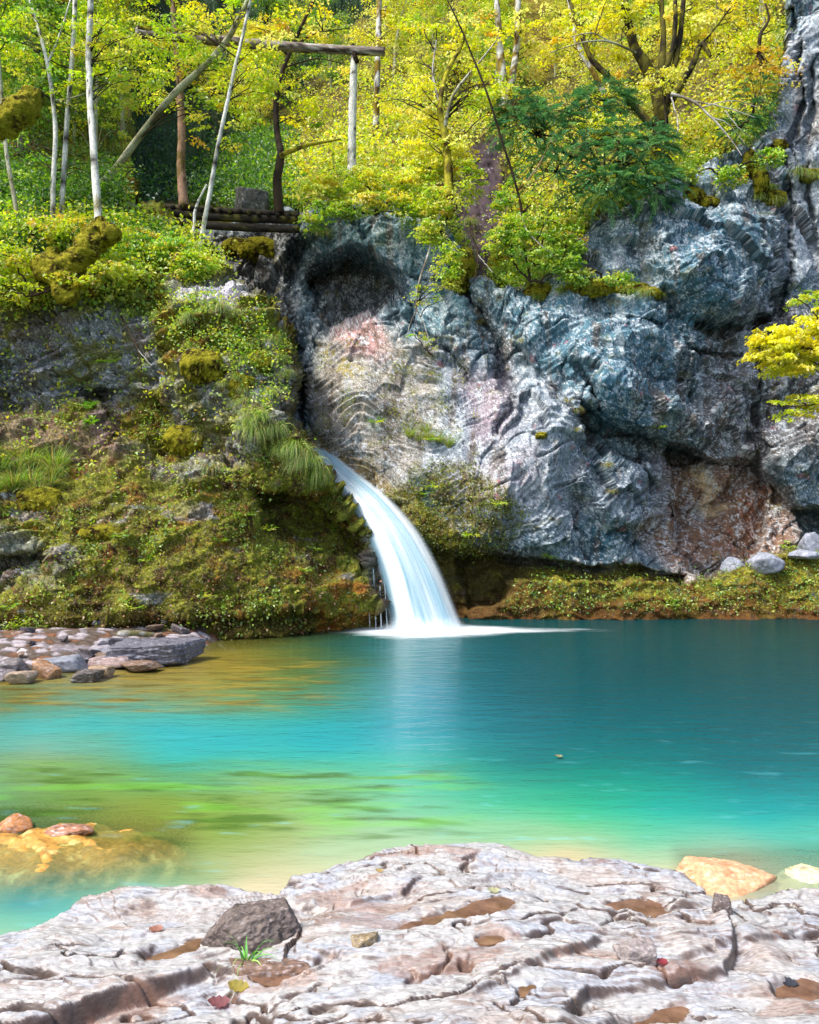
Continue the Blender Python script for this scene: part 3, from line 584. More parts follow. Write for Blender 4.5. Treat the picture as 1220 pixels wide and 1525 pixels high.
# ------------------------------------------------------------------ waterfall
rows = [(664,444,484,18.9),(676,450,499,18.6),(688,459,511,18.2),(705,473,532,17.7),(725,495,560,17.3),(745,510,583,17.0),(770,528,606,16.75),(795,541,625,16.5),(825,553,642,16.3),(860,565,659,16.1),(900,574,675,15.95),(925,579,685,15.9),(938,580,690,15.86),(950,581,692,15.85)]
rows = np.array(rows, float)
vv = np.linspace(664, 948, 210); ul = np.interp(vv, rows[:, 0], rows[:, 1]); ur = np.interp(vv, rows[:, 0], rows[:, 2]); yy = np.interp(vv, rows[:, 0], rows[:, 3])
def smooth(a, k=9):
    p = np.pad(a, k, mode='edge'); 
    return np.convolve(np.pad(a, k, mode='edge'), np.ones(2 * k + 1) / (2 * k + 1), 'valid')
ul, ur, yy = smooth(ul), smooth(ur), smooth(yy)
m, nt, out = new_mat('falling_water'); L = nt.links.new
ac = N(nt, 'ShaderNodeAttribute', attribute_name='col'); aa = N(nt, 'ShaderNodeAttribute', attribute_name='op')
d = N(nt, 'ShaderNodeBsdfDiffuse'); t = N(nt, 'ShaderNodeBsdfTranslucent'); g = N(nt, 'ShaderNodeBsdfGlossy', i_Roughness=.25); tr = N(nt, 'ShaderNodeBsdfTransparent')
L(ac.outputs['Color'], d.inputs['Color']); L(ac.outputs['Color'], t.inputs['Color'])
a = N(nt, 'ShaderNodeMixShader'); a.inputs[0].default_value = .3; L(d.outputs[0], a.inputs[1]); L(t.outputs[0], a.inputs[2])
b = N(nt, 'ShaderNodeMixShader'); b.inputs[0].default_value = .06; L(a.outputs[0], b.inputs[1]); L(g.outputs[0], b.inputs[2])
c = N(nt, 'ShaderNodeMixShader'); L(aa.outputs['Fac'], c.inputs[0]); L(tr.outputs[0], c.inputs[1]); L(b.outputs[0], c.inputs[2]); L(c.outputs[0], out.inputs[0])
M['fall'] = m
wf = empty('waterfall', at(635, 938, 15.9), 'smooth white waterfall pouring over the rock lip into the pool', 'waterfall')
def ribbon(name, ul, ur, vv, yy, bulge, seed, edge=.16, dens=1.0, n=120, fade=True, plain=False):
    s = np.linspace(0, 1, n); S, T = np.meshgrid(s, np.linspace(0, 1, len(vv)))
    Uu = ul[:, None] + (ur - ul)[:, None] * S
    # flow lines: noise is long along the fall and fine across it
    Sw = S + .05 * perlin(np.stack([S * 2, T * 2.5, S * 0], -1), seed + 8); qq = np.stack([Sw * 8, T * 1.1, S * 0], -1); q2 = np.stack([Sw * 42, T * 2.4, S * 0], -1)
    st = fbm(qq, 2, seed) + .35 * fbm(q2, 3, seed + 3); arch = np.sqrt(np.clip(1 - (2 * S - 1) ** 2, 0, 1))
    wpx = (ur - ul)[:, None] * yy[:, None] / F
    Dd = yy[:, None] - bulge * wpx * arch - .05 * st
    Pf = np.stack([(Uu - CU) / F * Dd, Dd, EYE - (vv[:, None] - CV + 5 * perlin(q2, seed + 5) * sstep(.9, 1, T)) / F * Dd], -1)
    Bk = Pf + np.array([0, .12, 0]) * arch[..., None]
    wide = fbm(np.stack([S * 5, T * .9, S * 0 + 4], -1), 2, seed + 9)
    cc = mixc(np.broadcast_to(np.array([.86, .93, .96]), Pf.shape).copy(), srgb(138, 190, 208), sstep(-.05, .4, wide + .35 * st + .3 * (1 - sstep(0, .35, T))) * .85)
    cc = mixc(cc, srgb(60, 110, 130), sstep(.1, .5, st) * (1 - sstep(.05, .32, T)) * .9)
    if plain: cc = cc * 0 + np.array([.88, .94, .97])
    ed = np.minimum(S, 1 - S); al = sstep(0, edge, ed + .05 * st) * (.97 - .35 * sstep(.15, .6, st) * (1 - .5*T)) * dens
    if fade: al = al * (sstep(0, .7, T) if plain else sstep(0, .04, T))
    fcs = grid_faces(*S.shape); nn = S.size
    co = np.concatenate([Pf.reshape(-1, 3), Bk.reshape(-1, 3)])
    me = make_mesh(name, co, [fcs, fcs[:, ::-1] + nn], M['fall'], np.concatenate([cc.reshape(-1, 3)] * 2), attrs={'op': np.concatenate([al.ravel(), al.ravel()])})
    return link(name, me, wf)
ribbon('stream', ul - 4, ur + 4, vv, yy, .22, 401, edge=.24)
ribbon('veil', ul + (ur - ul) * .15, ur + 9 * np.linspace(0, 1, len(vv)) ** 2, vv, yy - .12, .2, 407, edge=.48, dens=.42)
# spray spreading at the foot
a_ = np.linspace(0, 1, 60); vv2 = 915 + 32 * a_
ribbon('spray', 572 - 30 * a_ ** 1.4, 692 + 46 * a_ ** 1.6, vv2, np.full(60, 15.72) - .2 * a_, .10, 411, edge=.5, dens=.6, plain=True)
for u0, v0, u1, w in ((556, 846, 560, 2.2), (566, 872, 568, 3.0), (549, 880, 551, 1.6), (573, 868, 577, 2.5)):
    k = np.linspace(0, 1, 40)
    ribbon('trickle', u0 + (u1 - u0) * k - w / 2, u0 + (u1 - u0) * k + w / 2, v0 + (938 - v0) * k, np.full(40, 15.75), .2, 420 + int(u0), edge=.4, n=7, dens=.7)

# ------------------------------------------------------------------ stones
def ico(sub):
    import bmesh
    bm = bmesh.new(); bmesh.ops.create_icosphere(bm, subdivisions=sub, radius=1.0); bm.verts.ensure_lookup_table()
    v = np.array([x.co[:] for x in bm.verts]); f = np.array([[y.index for y in x.verts] for x in bm.faces]); bm.free(); return v, f
ICO5 = ico(5); ICO4 = ico(4); ICO6 = ico(6)
def rock_mesh(name, dims, seed, col, angular=.6, mat='stone', sub=4, strat=0., colvar=.5, light=(215, 212, 222), dark=(52, 48, 50), flat=0., rough_=.6, jit=.2):
    v, f = {4: ICO4, 5: ICO5, 6: ICO6}[sub]; v = v.copy()
    rg = np.random.default_rng(seed)
    # a convex block cut by random planes, then roughened
    r = np.full(len(v), 1.25)
    for _ in range(13 if angular < .85 else 9):
        n = rg.normal(size=3); n /= np.linalg.norm(n); h = rg.uniform(.66, 1.0) if angular < .85 else rg.uniform(.5, .85); dn = v @ n
        r = np.where(dn > .05, np.minimum(r, h / np.maximum(dn, .05)), r)
    if angular >= .85:    # a broken block: six jittered faces and some cut corners
        r = np.full(len(v), 1.5)
        for k in range(11):
            n = np.zeros(3); n[k % 3] = 1 if k < 3 else -1
            if k >= 6: n = rg.normal(size=3)
            n = n + rg.normal(0, jit, 3); n /= np.linalg.norm(n); h = rg.uniform(.62, .85) if k < 6 else rg.uniform(.8, 1.02); dn = v @ n; r = np.where(dn > .05, np.minimum(r, h / np.maximum(dn, .05)), r)
        r = r * 1.15
    r = lerp(1.0, r, min(1., angular * 1.1)); p = v * r[:, None]
    if flat: p[:, 2] = np.where(p[:, 2] > flat, flat + (p[:, 2] - flat) * .25, p[:, 2])
    p = p * np.array(dims) / 2
    s = max(dims); q = p / s * 4 + seed
    d = .05 * fbm(q, 4, seed) + .03 * fbm(q * 2.5, 3, seed + 1, ridged=True) + .012 * fbm(q * 8, 2, seed + 2)
    if strat: 
        z = (p[:, 2] / s * 16 + 1.2 * fbm(q * .6, 2, seed + 7)); d = d + strat * ((z - np.floor(z)) - .5)
    p = p + v * (d * s * rough_)[:, None]
    f1 = fbm(p / s * 6 + seed, 4, seed + 4, gain=.65); f2 = fbm(p / s * 22 + seed, 3, seed + 5, gain=.7)
    c = np.broadcast_to(np.array(col, float), p.shape).copy(); c = mixc(c, srgb(*dark), sstep(0, .35, f1) * colvar); c = mixc(c, srgb(*light), sstep(.1, .4, f2) * colvar)
    return make_mesh(name, p, f, M[mat], c)
def stone(name, pos, dims, seed, col, label, cat='stone', group=None, rz=0., ry=0., **kw):
    me = rock_mesh(name, dims, seed, col, **kw); o = bpy.data.objects.new(name, me); C.objects.link(o); o.location = tuple(pos); o.rotation_euler = (ry * .5, ry, rz)
    return props(o, label, cat, group)
zw = lambda u, v, z=0.: ((u - CU) / F * ((EYE - z) * F / (v - CV)), (EYE - z) * F / (v - CV), z)
# gravel beach under the shore stones
X, Y = np.meshgrid(np.linspace(-13, -2.9, 260), np.linspace(10.2, 14.8, 130)); q = np.stack([X, Y, X * 0], -1)
el = np.interp(X, [-13, -6.6, -5.6, -4.9, -4.2, -3.4, -2.9], [9.6, 10.7, 11.0, 11.6, 12.3, 12.8, 13.4])
a1, a2, aid = worley(q * 5.5, 77)
Z = np.clip((Y - el) * .13, -.3, .3) + .05 * fbm(q * 1.5, 3, 431) + np.clip(a2 - a1, 0, .3) * .05 - .02 - np.clip(X + 3.6, 0, 1) * .5
gc = mixc(np.broadcast_to(srgb(96, 82, 72), q.shape).copy(), srgb(170, 160, 165), (aid > .6) * 1.); gc = mixc(gc, srgb(130, 84, 56), (aid < .25) * .8); gc = mixc(gc, srgb(50, 44, 38), sstep(.25, 0.05, a2 - a1) * .6)
o = link('beach', make_mesh('beach', np.stack([X, Y, Z], -1).reshape(-1, 3), grid_faces(*X.shape)[:, ::-1], M['stone'], gc.reshape(-1, 3))); props(o, 'small pebble beach at the foot of the mossy bank', None, None, 'structure')
x, y, z = zw(228, 975, .12)
stone('boulder', (x, y, z + .06), (1.2, .8, .44), 5, srgb(100, 98, 108), 'large flat dark grey boulder at the water edge beside the pebble beach', 'boulder', sub=6, angular=.9, strat=.02, light=(180, 180, 192), flat=.45, dark=(34, 32, 36))
desc = ['long flat grey slab stone lying behind the pebbles', 'round brown stone at the picture edge under the leafy plants', 'pale flat stone touching the large dark boulder', 'rust stained stone half in the shallow water', 'blue grey slab stone in the middle of the pebble beach', 'small dark wedge stone against the mossy bank',
        'narrow pale stone behind the blue grey slab', 'small tan stone beside the waterline', 'moss topped stone at the foot of the bank', 'little white stone among darker pebbles', 'reddish brown flat stone next to the boulder', 'grey cobble at the corner of the beach',
        'tilted slate stone on the upper beach', 'dark wet cobble near the shallows', 'buff cobble below the long slab', 'thin brown slab at the water edge']
spots = [(110,972,.85,.45,.17,(122,112,116)),(15,962,.75,.5,.36,(112,84,66)),(265,1000,.0,.0,.0,None),(70,1000,.4,.3,.16,(158,118,84)),(95,990,.62,.42,.17,(128,132,144)),(178,962,.5,.35,.2,(78,76,84)),
         (150,970,.5,.3,.14,(158,150,156)),(150,1000,.34,.26,.11,(150,124,96)),(205,955,.6,.35,.22,(96,92,50)),(40,978,.3,.22,.12,(196,188,190)),(170,985,.75,.4,.14,(150,128,124)),(12,995,.45,.34,.16,(112,104,104)),
         (60,962,.5,.3,.2,(96,92,98)),(130,1006,.33,.25,.11,(84,74,70)),(30,1008,.36,.3,.13,(160,140,120)),(210,992,.5,.3,.10,(120,96,78))]
for i, ((u, v, a, b, c_, cc), lab) in enumerate(zip(spots, desc)):
    if cc is None: u, v, a, b, c_, cc = 305 - 40, 958, .3, .2, .12, (140, 136, 146)
    x, y, z = zw(u, v, .08); stone('stone', (x, y, z), (a, b, c_ * 1.3), 20 + i, srgb(*cc), lab, 'stone', 'stones on the pebble beach', rz=RNG.uniform(-.4, .4), ry=RNG.uniform(-.12, .12), angular=.92, sub=4, flat=0.)
# small cobbles: one kind of mesh each, many places
cob = [rock_mesh('cobble', (1, .75, .34), 50 + k, srgb(*c_), angular=.95, sub=4, colvar=.5) for k, c_ in enumerate([(100, 92, 94), (120, 98, 80), (78, 74, 80), (150, 146, 152)])]
for k in range(36):
    u = RNG.uniform(-30, 290); v = RNG.uniform(955, 1012 - max(0, (u - 60)) * .10); x, y, _ = zw(u, v, .03); s = RNG.uniform(.12, .42)
    yl = np.interp(x, [-13, -6.6, -5.6, -4.9, -4.2, -3.4, -2.9], [9.6, 10.7, 11.0, 11.6, 12.3, 12.8, 13.4])
    if y < yl - .15: continue
    o = bpy.data.objects.new('cobble', cob[k % 4]); C.objects.link(o); o.location = (x, y, float(np.clip((y - yl) * .13, -.05, .3)) + .03); o.scale = (s, s, s); o.rotation_euler = (RNG.uniform(-.3, .3), RNG.uniform(-.3, .3), RNG.uniform(0, 6))
    props(o, 'small cobble among those on the pebble beach under the mossy bank', 'cobble', 'small cobbles on the pebble beach')
for (u, v, w, h, seed), lab in zip([(1086, 838, 34, 20, 61), (1140, 830, 44, 27, 62), (1203, 803, 36, 30, 63), (1195, 822, 46, 12, 64)],
        ['small pale grey rock alone on top of the mossy ledge', 'long pale grey rock beside the dark leafy plant on the ledge', 'rounded white grey rock highest on the ledge against the cliff foot', 'thin flat rock lying under the rounded white one']):
    Pq, _ = lookup(cliff, u, v + h * .3); k = Pq[1] / F
    stone('rock', Pq + np.array([0, -.1, .05]), (w * k * .95, w * k * .8, h * k * 1.2), seed, srgb(150, 155, 168), lab, 'rock', 'loose rocks on the mossy ledge', angular=.8, rough_=1.2)
# boulders under the surface near the shore
x, y, z = zw(118, 1268, -.02)
stone('boulder', (x - .10, y + .10, -.245), (2.1, 1.2, .56), 71, srgb(186, 138, 62), 'long yellow submerged boulder close to the pale shore', 'boulder', 'boulders in the shallows', sub=6, angular=.7, rough_=.8, colvar=.7, light=(235, 215, 140), dark=(120, 84, 26), rz=-.1)
x, y, z = zw(22, 1222, .05); stone('stone', (x, y, .02), (.25, .2, .12), 72, srgb(176, 120, 74), 'orange brown stone just breaking the surface behind the yellow boulder', 'stone', 'boulders in the shallows')
x, y, z = zw(108, 1232, .05); stone('stone', (x, y, .03), (.34, .16, .07), 73, srgb(160, 112, 84), 'reddish stone with a pale top resting on the yellow boulder', 'stone', 'boulders in the shallows', light=(235, 225, 230), colvar=.8)
x, y, z = zw(1078, 1305, 0); stone('boulder', (x, y, -.09), (.62, .5, .32), 74, srgb(214, 164, 124), 'orange buff boulder half under water beyond the pale slab', 'boulder', 'boulders in the shallows', sub=5, angular=.7, light=(250, 225, 200), dark=(160, 96, 50))
x, y, z = zw(1195, 1305, 0); stone('boulder', (x + .05, y, -.16), (.6, .5, .36), 75, srgb(225, 210, 160), 'pale cream boulder fully under water at the pool edge', 'boulder', 'boulders in the shallows', sub=5, angular=.4)
# the broken dark block on the shore
Pq = shore_at(372, 1418)
blk = stone('rock', Pq + np.array([.0, .13, .035]), (.38, .24, .17), 94, srgb(104, 92, 86), 'angular dark brown rock block with a grass tuft at its foot', 'rock', None, sub=6, angular=1.0, light=(150, 140, 140), dark=(48, 40, 36), jit=.42, rz=.15, ry=-.16, rough_=.9, colvar=.8)
Pq = shore_at(955, 1432); stone('rock', Pq + np.array([0, .04, .01]), (.17, .11, .08), 85, srgb(150, 138, 134), 'knobbly grey rock lump in the crack between two puddles', 'rock', None, sub=5, angular=.9)
Pq = shore_at(1080, 1356); stone('rock', Pq + np.array([0, .03, .0]), (.10, .08, .09), 86, srgb(104, 90, 84), 'small dark jagged rock at the end of the crack', 'rock', None, sub=5, angular=.9)
Pq = shore_at(545, 1408); stone('rock', Pq + np.array([0, .03, .0]), (.13, .08, .05), 87, srgb(134, 116, 84), 'small mossy brown rock beside the long puddle', 'rock', None, sub=5, angular=.9)
Pq = shore_at(372, 1455); stone('rock', Pq + np.array([.08, .04, .0]), (.34, .12, .08), 88, srgb(124, 98, 82), 'low brown broken rock below the grass tuft', 'rock', None, sub=5, angular=.9)
# puddles
m, nt, out = new_mat('puddle_water'); L = nt.links.new
b = N(nt, 'ShaderNodeBsdfPrincipled'); L(b.outputs[0], out.inputs[0]); b.inputs['Roughness'].default_value = .05; b.inputs['Specular IOR Level'].default_value = .5
tc = N(nt, 'ShaderNodeTexCoord'); nz = N(nt, 'ShaderNodeTexNoise', i_Scale=7.0, i_Detail=7.0, i_Roughness=.65); L(tc.outputs['Object'], nz.inputs[0]); cr_ = N(nt, 'ShaderNodeValToRGB'); L(nz.outputs['Fac'], cr_.inputs[0])
cr_.color_ramp.elements[0].position = .35; cr_.color_ramp.elements[0].color = (*srgb(86, 62, 48), 1); cr_.color_ramp.elements[1].position = .68; cr_.color_ramp.elements[1].color = (*srgb(146, 112, 90), 1); L(cr_.outputs[0], b.inputs['Base Color'])
M['puddle'] = m
plab = ['long brown puddle in the middle of the pale slab', 'wide brown puddle below the crest of the slab', 'narrow puddle beside the dark broken block', 'round puddle at the very bottom edge of the picture', 'orange brown puddle at the picture edge', 'thin puddle under the broken block', 'tiny puddle below the wide one', 'tiny oval puddle in the lower slab']
for (w, lvl), lab in zip(pud_out, plab):
    c0 = w.mean(0); n = 96; th = np.linspace(0, 2 * np.pi, n, endpoint=False)
    # outline a little wider than the hollow so that the rock itself draws the shoreline
    sg = w.copy()
    for _ in range(4): nx = np.roll(sg, -1, 0); sg = np.stack([sg * .75 + nx * .25, sg * .25 + nx * .75], 1).reshape(-1, 2)
    sg = c0 + (sg - c0) * (1.10 + .10 * perlin(np.c_[sg * 14, sg[:, 0] * 0], 5))[:, None]
    co = np.concatenate([np.c_[sg, np.full(len(sg), lvl)], np.c_[sg, np.full(len(sg), lvl - .02)]]); n = len(sg); i = np.arange(n); j = (i + 1) % n
    cen = np.array([[c0[0], c0[1], lvl]]); co = np.concatenate([co, cen])
    f3_ = np.stack([i, j, np.full(n, 2 * n)], 1); f4_ = np.stack([j, i, i + n, j + n], 1)
    o = link('puddle', make_mesh('puddle', co, [f3_, f4_], M['puddle'], smooth=False), origin=(c0[0], c0[1], lvl)); props(o, lab, 'puddle', 'puddles on the slab')
# ------------------------------------------------------------------ plant builders
def unit(a): return a / (np.linalg.norm(a, axis=-1, keepdims=True) + 1e-9)
def leaf_quads(c, ax, nr, Ln, W, col, bend=.18):
    """one small folded leaf per row: base, two flanks and a tip"""
    n = len(c); ax = unit(ax); nr = unit(nr - ax * (nr * ax).sum(1, keepdims=True)); sd = np.cross(nr, ax)
    Ln = np.broadcast_to(Ln, (n,))[:, None]; W = np.broadcast_to(W, (n,))[:, None]
    b = c - ax * Ln * .5; t = c + ax * Ln * .5 - nr * Ln * bend; l = c + sd * W * .5 + nr * W * .14; r = c - sd * W * .5 + nr * W * .14
    co = np.stack([b, r, t, l], 1).reshape(-1, 3); i = np.arange(n)[:, None] * 4
    return co, np.concatenate([i + np.array([[0, 1, 2]]), i + np.array([[0, 2, 3]])]), np.repeat(col, 4, 0)
def pal(n, colors, rg, jit=.16):
    cs = np.array([srgb(*c[:3]) for c in colors]); w = np.array([c[3] if len(c) > 3 else 1. for c in colors]); k = rg.choice(len(cs), n, p=w / w.sum())
    return np.clip(cs[k] * (1 + jit * rg.normal(size=(n, 1))) * (1 + .06 * rg.normal(size=(n, 3))), .003, .95)
def tier_leaves(cen, rad, rg, n, size, colors, tilt=.45, flat=.14, aspect=.72, up=(0, 0, 1)):
    """leafy sprays lying in tiers: centres (k,3), radii (k,), n leaves on each"""
    k = len(cen); th = rg.uniform(0, 2 * np.pi, (k, n)); r = np.sqrt(rg.uniform(0.02, 1, (k, n))) * np.asarray(rad)[:, None]
    lean = rg.normal(0, .22, (k, 1, 2)); lob = 1 + .35 * np.sin(3 * th + rg.uniform(0, 6, (k, 1)))
    x = np.cos(th) * r * lob; y = np.sin(th) * r * lob; z = rg.normal(0, flat, (k, n)) * np.asarray(rad)[:, None] - .25 * r + x * lean[..., 0] + y * lean[..., 1]
    P = np.stack([x, y, z], -1) + np.asarray(cen)[:, None]; P = P.reshape(-1, 3); m = len(P)
    nr = np.asarray(up, float) + rg.normal(0, tilt, (m, 3)); az = np.stack([np.cos(th), np.sin(th), -.3 + 0 * th], -1).reshape(-1, 3) + rg.normal(0, .6, (m, 3))
    s = size * rg.uniform(.6, 1.25, m); base = pal(k, colors, rg, .12); col = np.repeat(base, n, 0) * .65 + pal(m, colors, rg) * .35
    return leaf_quads(P, az, nr, s, s * aspect, col)
class Geo:
    def __init__(s): s.c = []; s.f = []; s.k = []; s.n = 0
    def add(s, g):
        c, f, k = g; s.c.append(c); s.f.append(f + s.n); s.k.append(k); s.n += len(c); return s
    def mesh(s, name, mat, smooth=False):
        by = {}
        for f in s.f: by.setdefault(f.shape[1], []).append(f)
        return make_mesh(name, np.concatenate(s.c), [np.concatenate(v) for v in by.values()], mat, np.concatenate(s.k), smooth)
def resample(pts, n):
    pts = np.array(pts, float); k = len(pts)
    if k == 2: pts = np.stack([pts[0], (pts[0] + pts[1]) / 2, pts[1]]); k = 3
    t = np.linspace(0, k - 1, n); i = np.clip(t.astype(int), 0, k - 2); f = (t - i)[:, None]
    g = lambda j: pts[np.clip(j, 0, k - 1)]
    p0, p1, p2, p3 = g(i - 1), g(i), g(i + 1), g(i + 2)
    return .5 * (2 * p1 + (p2 - p0) * f + (2 * p0 - 5 * p1 + 4 * p2 - p3) * f ** 2 + (3 * p1 - p0 - 3 * p2 + p3) * f ** 3)
def tube(pts, r0, r1, colfn, n=24, sides=8, knob=.12, seed=0, wob=0.0):
    P = resample(pts, n); t = np.linspace(0, 1, n); r = r0 + (r1 - r0) * t
    if wob: P = P + wob * np.stack([perlin(np.stack([t * 6, t * 0 + k * 7.3 + seed, t * 0], -1), 5) for k in range(3)], -1) * np.sin(np.pi * np.clip(t * 1.2, 0, 1))[:, None]
    T = unit(np.gradient(P, axis=0)); a = np.array([.31, .93, .17]); A = unit(np.cross(T, a)); B = np.cross(T, A)
    th = np.linspace(0, 2 * np.pi, sides, endpoint=False)
    ring = A[:, None] * np.cos(th)[None, :, None] + B[:, None] * np.sin(th)[None, :, None]
    Q = P[:, None] + ring * r[:, None, None]; nz_ = fbm(Q * (.35 / max(r0, .02)) + seed * 3.7, 3, 7)
    Q = Q + ring * (knob * nz_ * r[:, None])[..., None]
    i = np.arange(n * sides).reshape(n, sides); j = np.roll(i, -1, 1)
    f = np.stack([i[:-1].ravel(), j[:-1].ravel(), j[1:].ravel(), i[1:].ravel()], 1)
    co = np.concatenate([Q.reshape(-1, 3), P[:1], P[-1:]]); m = n * sides
    cap = np.concatenate([np.stack([j[0], i[0], np.full(sides, m)], 1), np.stack([i[-1], j[-1], np.full(sides, m + 1)], 1)])
    col = colfn(co, np.concatenate([np.repeat(t, sides), [0, 1]]))
    g = Geo(); g.add((co, f, col)); g.f.append(cap); return g
def join(G, g):
    for f in g.f: G.f.append(f + G.n)
    G.c += g.c; G.k += g.k; G.n += sum(len(c) for c in g.c); return G
def bark(kind, seed=0):
    def fn(P, t):
        q = P * np.array([9, 9, 22]); a = fbm(q, 3, seed + 3, gain=.6); b = fbm(P * 3.2, 3, seed + 4)
        if kind == 'birch':
            c = mixc(np.broadcast_to(srgb(206, 206, 196), P.shape).copy(), srgb(150, 152, 140), sstep(0, .3, b)); c = mixc(c, srgb(46, 42, 36), sstep(.22, .32, fbm(P * np.array([5, 5, 16]), 2, seed + 6))); return mixc(c, srgb(120, 110, 36), sstep(.25, 0, t) * sstep(-.1, .2, b))
        if kind == 'mossbirch':
            c = mixc(np.broadcast_to(srgb(196, 196, 186), P.shape).copy(), srgb(120, 100, 30), sstep(-.12, .06, b)); return mixc(c, srgb(60, 46, 24), sstep(.1, .3, a))
        if kind == 'grey': 
            c = mixc(np.broadcast_to(srgb(176, 176, 150), P.shape).copy(), srgb(120, 116, 84), sstep(-.1, .3, b)); return mixc(c, srgb(60, 54, 40), sstep(.2, .35, a))
        if kind == 'pink':
            c = mixc(np.broadcast_to(srgb(156, 124, 104), P.shape).copy(), srgb(104, 88, 44), sstep(0, .2, b)); return mixc(c, srgb(70, 54, 44), sstep(.15, .35, a))
        if kind == 'moss':
            c = mixc(np.broadcast_to(srgb(160, 152, 40), P.shape).copy(), srgb(64, 50, 22), sstep(-.05, .22, b)); return mixc(c, srgb(186, 178, 54), sstep(.05, .3, a))
        if kind == 'darkmoss':
            c = mixc(np.broadcast_to(srgb(88, 82, 30), P.shape).copy(), srgb(36, 30, 22), sstep(-.12, .12, b)); return mixc(c, srgb(150, 144, 50), sstep(.2, .4, a))
        if kind == 'dead': return mixc(np.broadcast_to(srgb(176, 172, 164), P.shape).copy(), srgb(110, 100, 88), sstep(0, .3, b))
        if kind == 'log':
            c = mixc(np.broadcast_to(srgb(136, 124, 112), P.shape).copy(), srgb(60, 50, 42), sstep(-.05, .25, fbm(P * np.array([1.5, 9, 16]), 3, seed))); return mixc(c, srgb(190, 184, 176), sstep(.15, .35, fbm(P * np.array([2, 14, 24]), 2, seed + 1)))
        if kind == 'darklog':
            c = mixc(np.broadcast_to(srgb(50, 44, 36), P.shape).copy(), srgb(92, 88, 34), sstep(.05, .3, fbm(P * 2.5, 3, seed + 1))); return mixc(c, srgb(24, 20, 18), sstep(0, .3, a))
        return mixc(np.broadcast_to(srgb(64, 52, 38), P.shape).copy(), srgb(34, 28, 22), sstep(-.1, .3, b))          # dark
    return fn
YEL = [(236,226,70,3),(248,244,150,1.5),(216,218,66,3),(190,208,66,2),(244,230,116,2),(236,184,84,.5)]  # the palest yellow stands in for luminous haze over the far canopy
YGR = [(176,206,62,3),(212,216,72,3),(132,178,58,2),(228,222,104,2),(214,156,70,.3)]
GRN = [(110,158,58,3),(148,188,68,3),(72,118,48,2),(182,206,84,1)]
DRK = [(52,88,40,3),(80,118,46,2),(110,146,54,1)]
TEAL = [(84,136,84,3),(112,164,98,3),(56,102,68,2),(150,194,112,1.5)]
def pts3(path): return [at(u, v, Y) for u, v, Y in path]
def cluster(rg, u, v, Y, ru, rv, rd, k, n, size, colors, rt=.45, tilt=.45, flat=.12):
    """k sprays inside an ellipsoid given by its place and radii in the picture (depth radius in metres)"""
    s = unit(rg.normal(size=(k, 3))) * rg.uniform(.15, 1, (k, 1)) ** .6
    cen = at(u, v, Y) + s * np.array([ru * Y / F, rd, rv * Y / F])
    return cen, tier_leaves(cen, rt * rg.uniform(.5, 1.2, k), rg, n, size, colors, tilt, flat)
def tree(name, label, stems, clusters, cat='tree', group=None, limbs=.5, seed=0, leaf='leaf', crown_name='crown', twig='dark'):
    """stems: (path, width in px at base, width at top, bark); clusters: argument tuples for cluster()"""
    rg = np.random.default_rng(seed + 500); base = at(*stems[0][0][0]); root = empty(name, base, label, cat, group)
    T = Geo(); allp = []
    for path, w0, w1, bk in stems:
        p = pts3(path); k = path[0][2] / F; join(T, tube(p, w0 * k / 2, w1 * path[-1][2] / F / 2, bark(bk, seed), n=10 + 7 * len(p), sides=9, seed=seed, wob=.02, knob=.22)); allp.append(resample(p, 40))
    allp = np.concatenate(allp)
    K = Geo()
    for cl in clusters:
        cen, g = cluster(rg, *cl[:10], **(cl[10] if len(cl) > 10 else {})); K.add(g)
        for c in cen[rg.random(len(cen)) < limbs]:
            d = np.linalg.norm(allp - c, axis=1) + np.clip(allp[:, 2] - c[2] + .5, 0, None) * 1.5; a = allp[int(np.argmin(d))]; m_ = (a + c) / 2 + np.array([0, 0, .12]) * np.linalg.norm(c - a) + rg.normal(0, .08, 3)
            if np.linalg.norm(c - a) < 4.5: join(T, tube([a, m_, c + rg.normal(0, .15, 3)], .016, .004, bark(twig), n=9, sides=4, seed=seed, wob=.05))
    link('trunk', T.mesh('trunk', M['bark'], True), root)
    if K.c: link(crown_name, K.mesh(crown_name, M[leaf]), root)
    return root

# ------------------------------------------------------------------ far wood on the hillside
def wood_tree(seed, colors, h=10., kind='grey'):
    rg = np.random.default_rng(seed); T = Geo(); bend = rg.normal(0, .5, 2)
    ax_ = [np.array([0, 0, -.6]), np.array([bend[0] * .3, bend[1] * .3, h * .35]), np.array([bend[0], bend[1], h * .7]), np.array([bend[0] * .7, bend[1], h])]
    join(T, tube(ax_, .15, .03, bark(kind, seed), n=30, sides=7, seed=seed)); P = resample(ax_, 40); cen = []; rad = []
    for k in range(95):
        t = rg.uniform(.16, 1); i = int(t * 39); reach = (1 - abs(t - .5) * 1.1) * rg.uniform(.3, 2.9); th = rg.uniform(0, 6.28); c = P[i] + np.array([math.cos(th) * reach, math.sin(th) * reach, rg.uniform(-.2, .8)]); cen.append(c); rad.append(rg.uniform(.35, .85))
        if k % 3 == 0: join(T, tube([P[max(0, i - 3)], (P[i] + c) / 2 + np.array([0, 0, .2]), c], .035, .008, bark(kind, seed), n=7, sides=4, seed=k, wob=.1))
    g = tier_leaves(np.array(cen), np.array(rad), rg, 78, .15, colors, .6, .2)
    K = Geo().add(g); return make_mesh_pair(T, K)
def make_mesh_pair(T, K): return T.mesh('trunk', M['bark'], True), K.mesh('crown', M['leaf'])
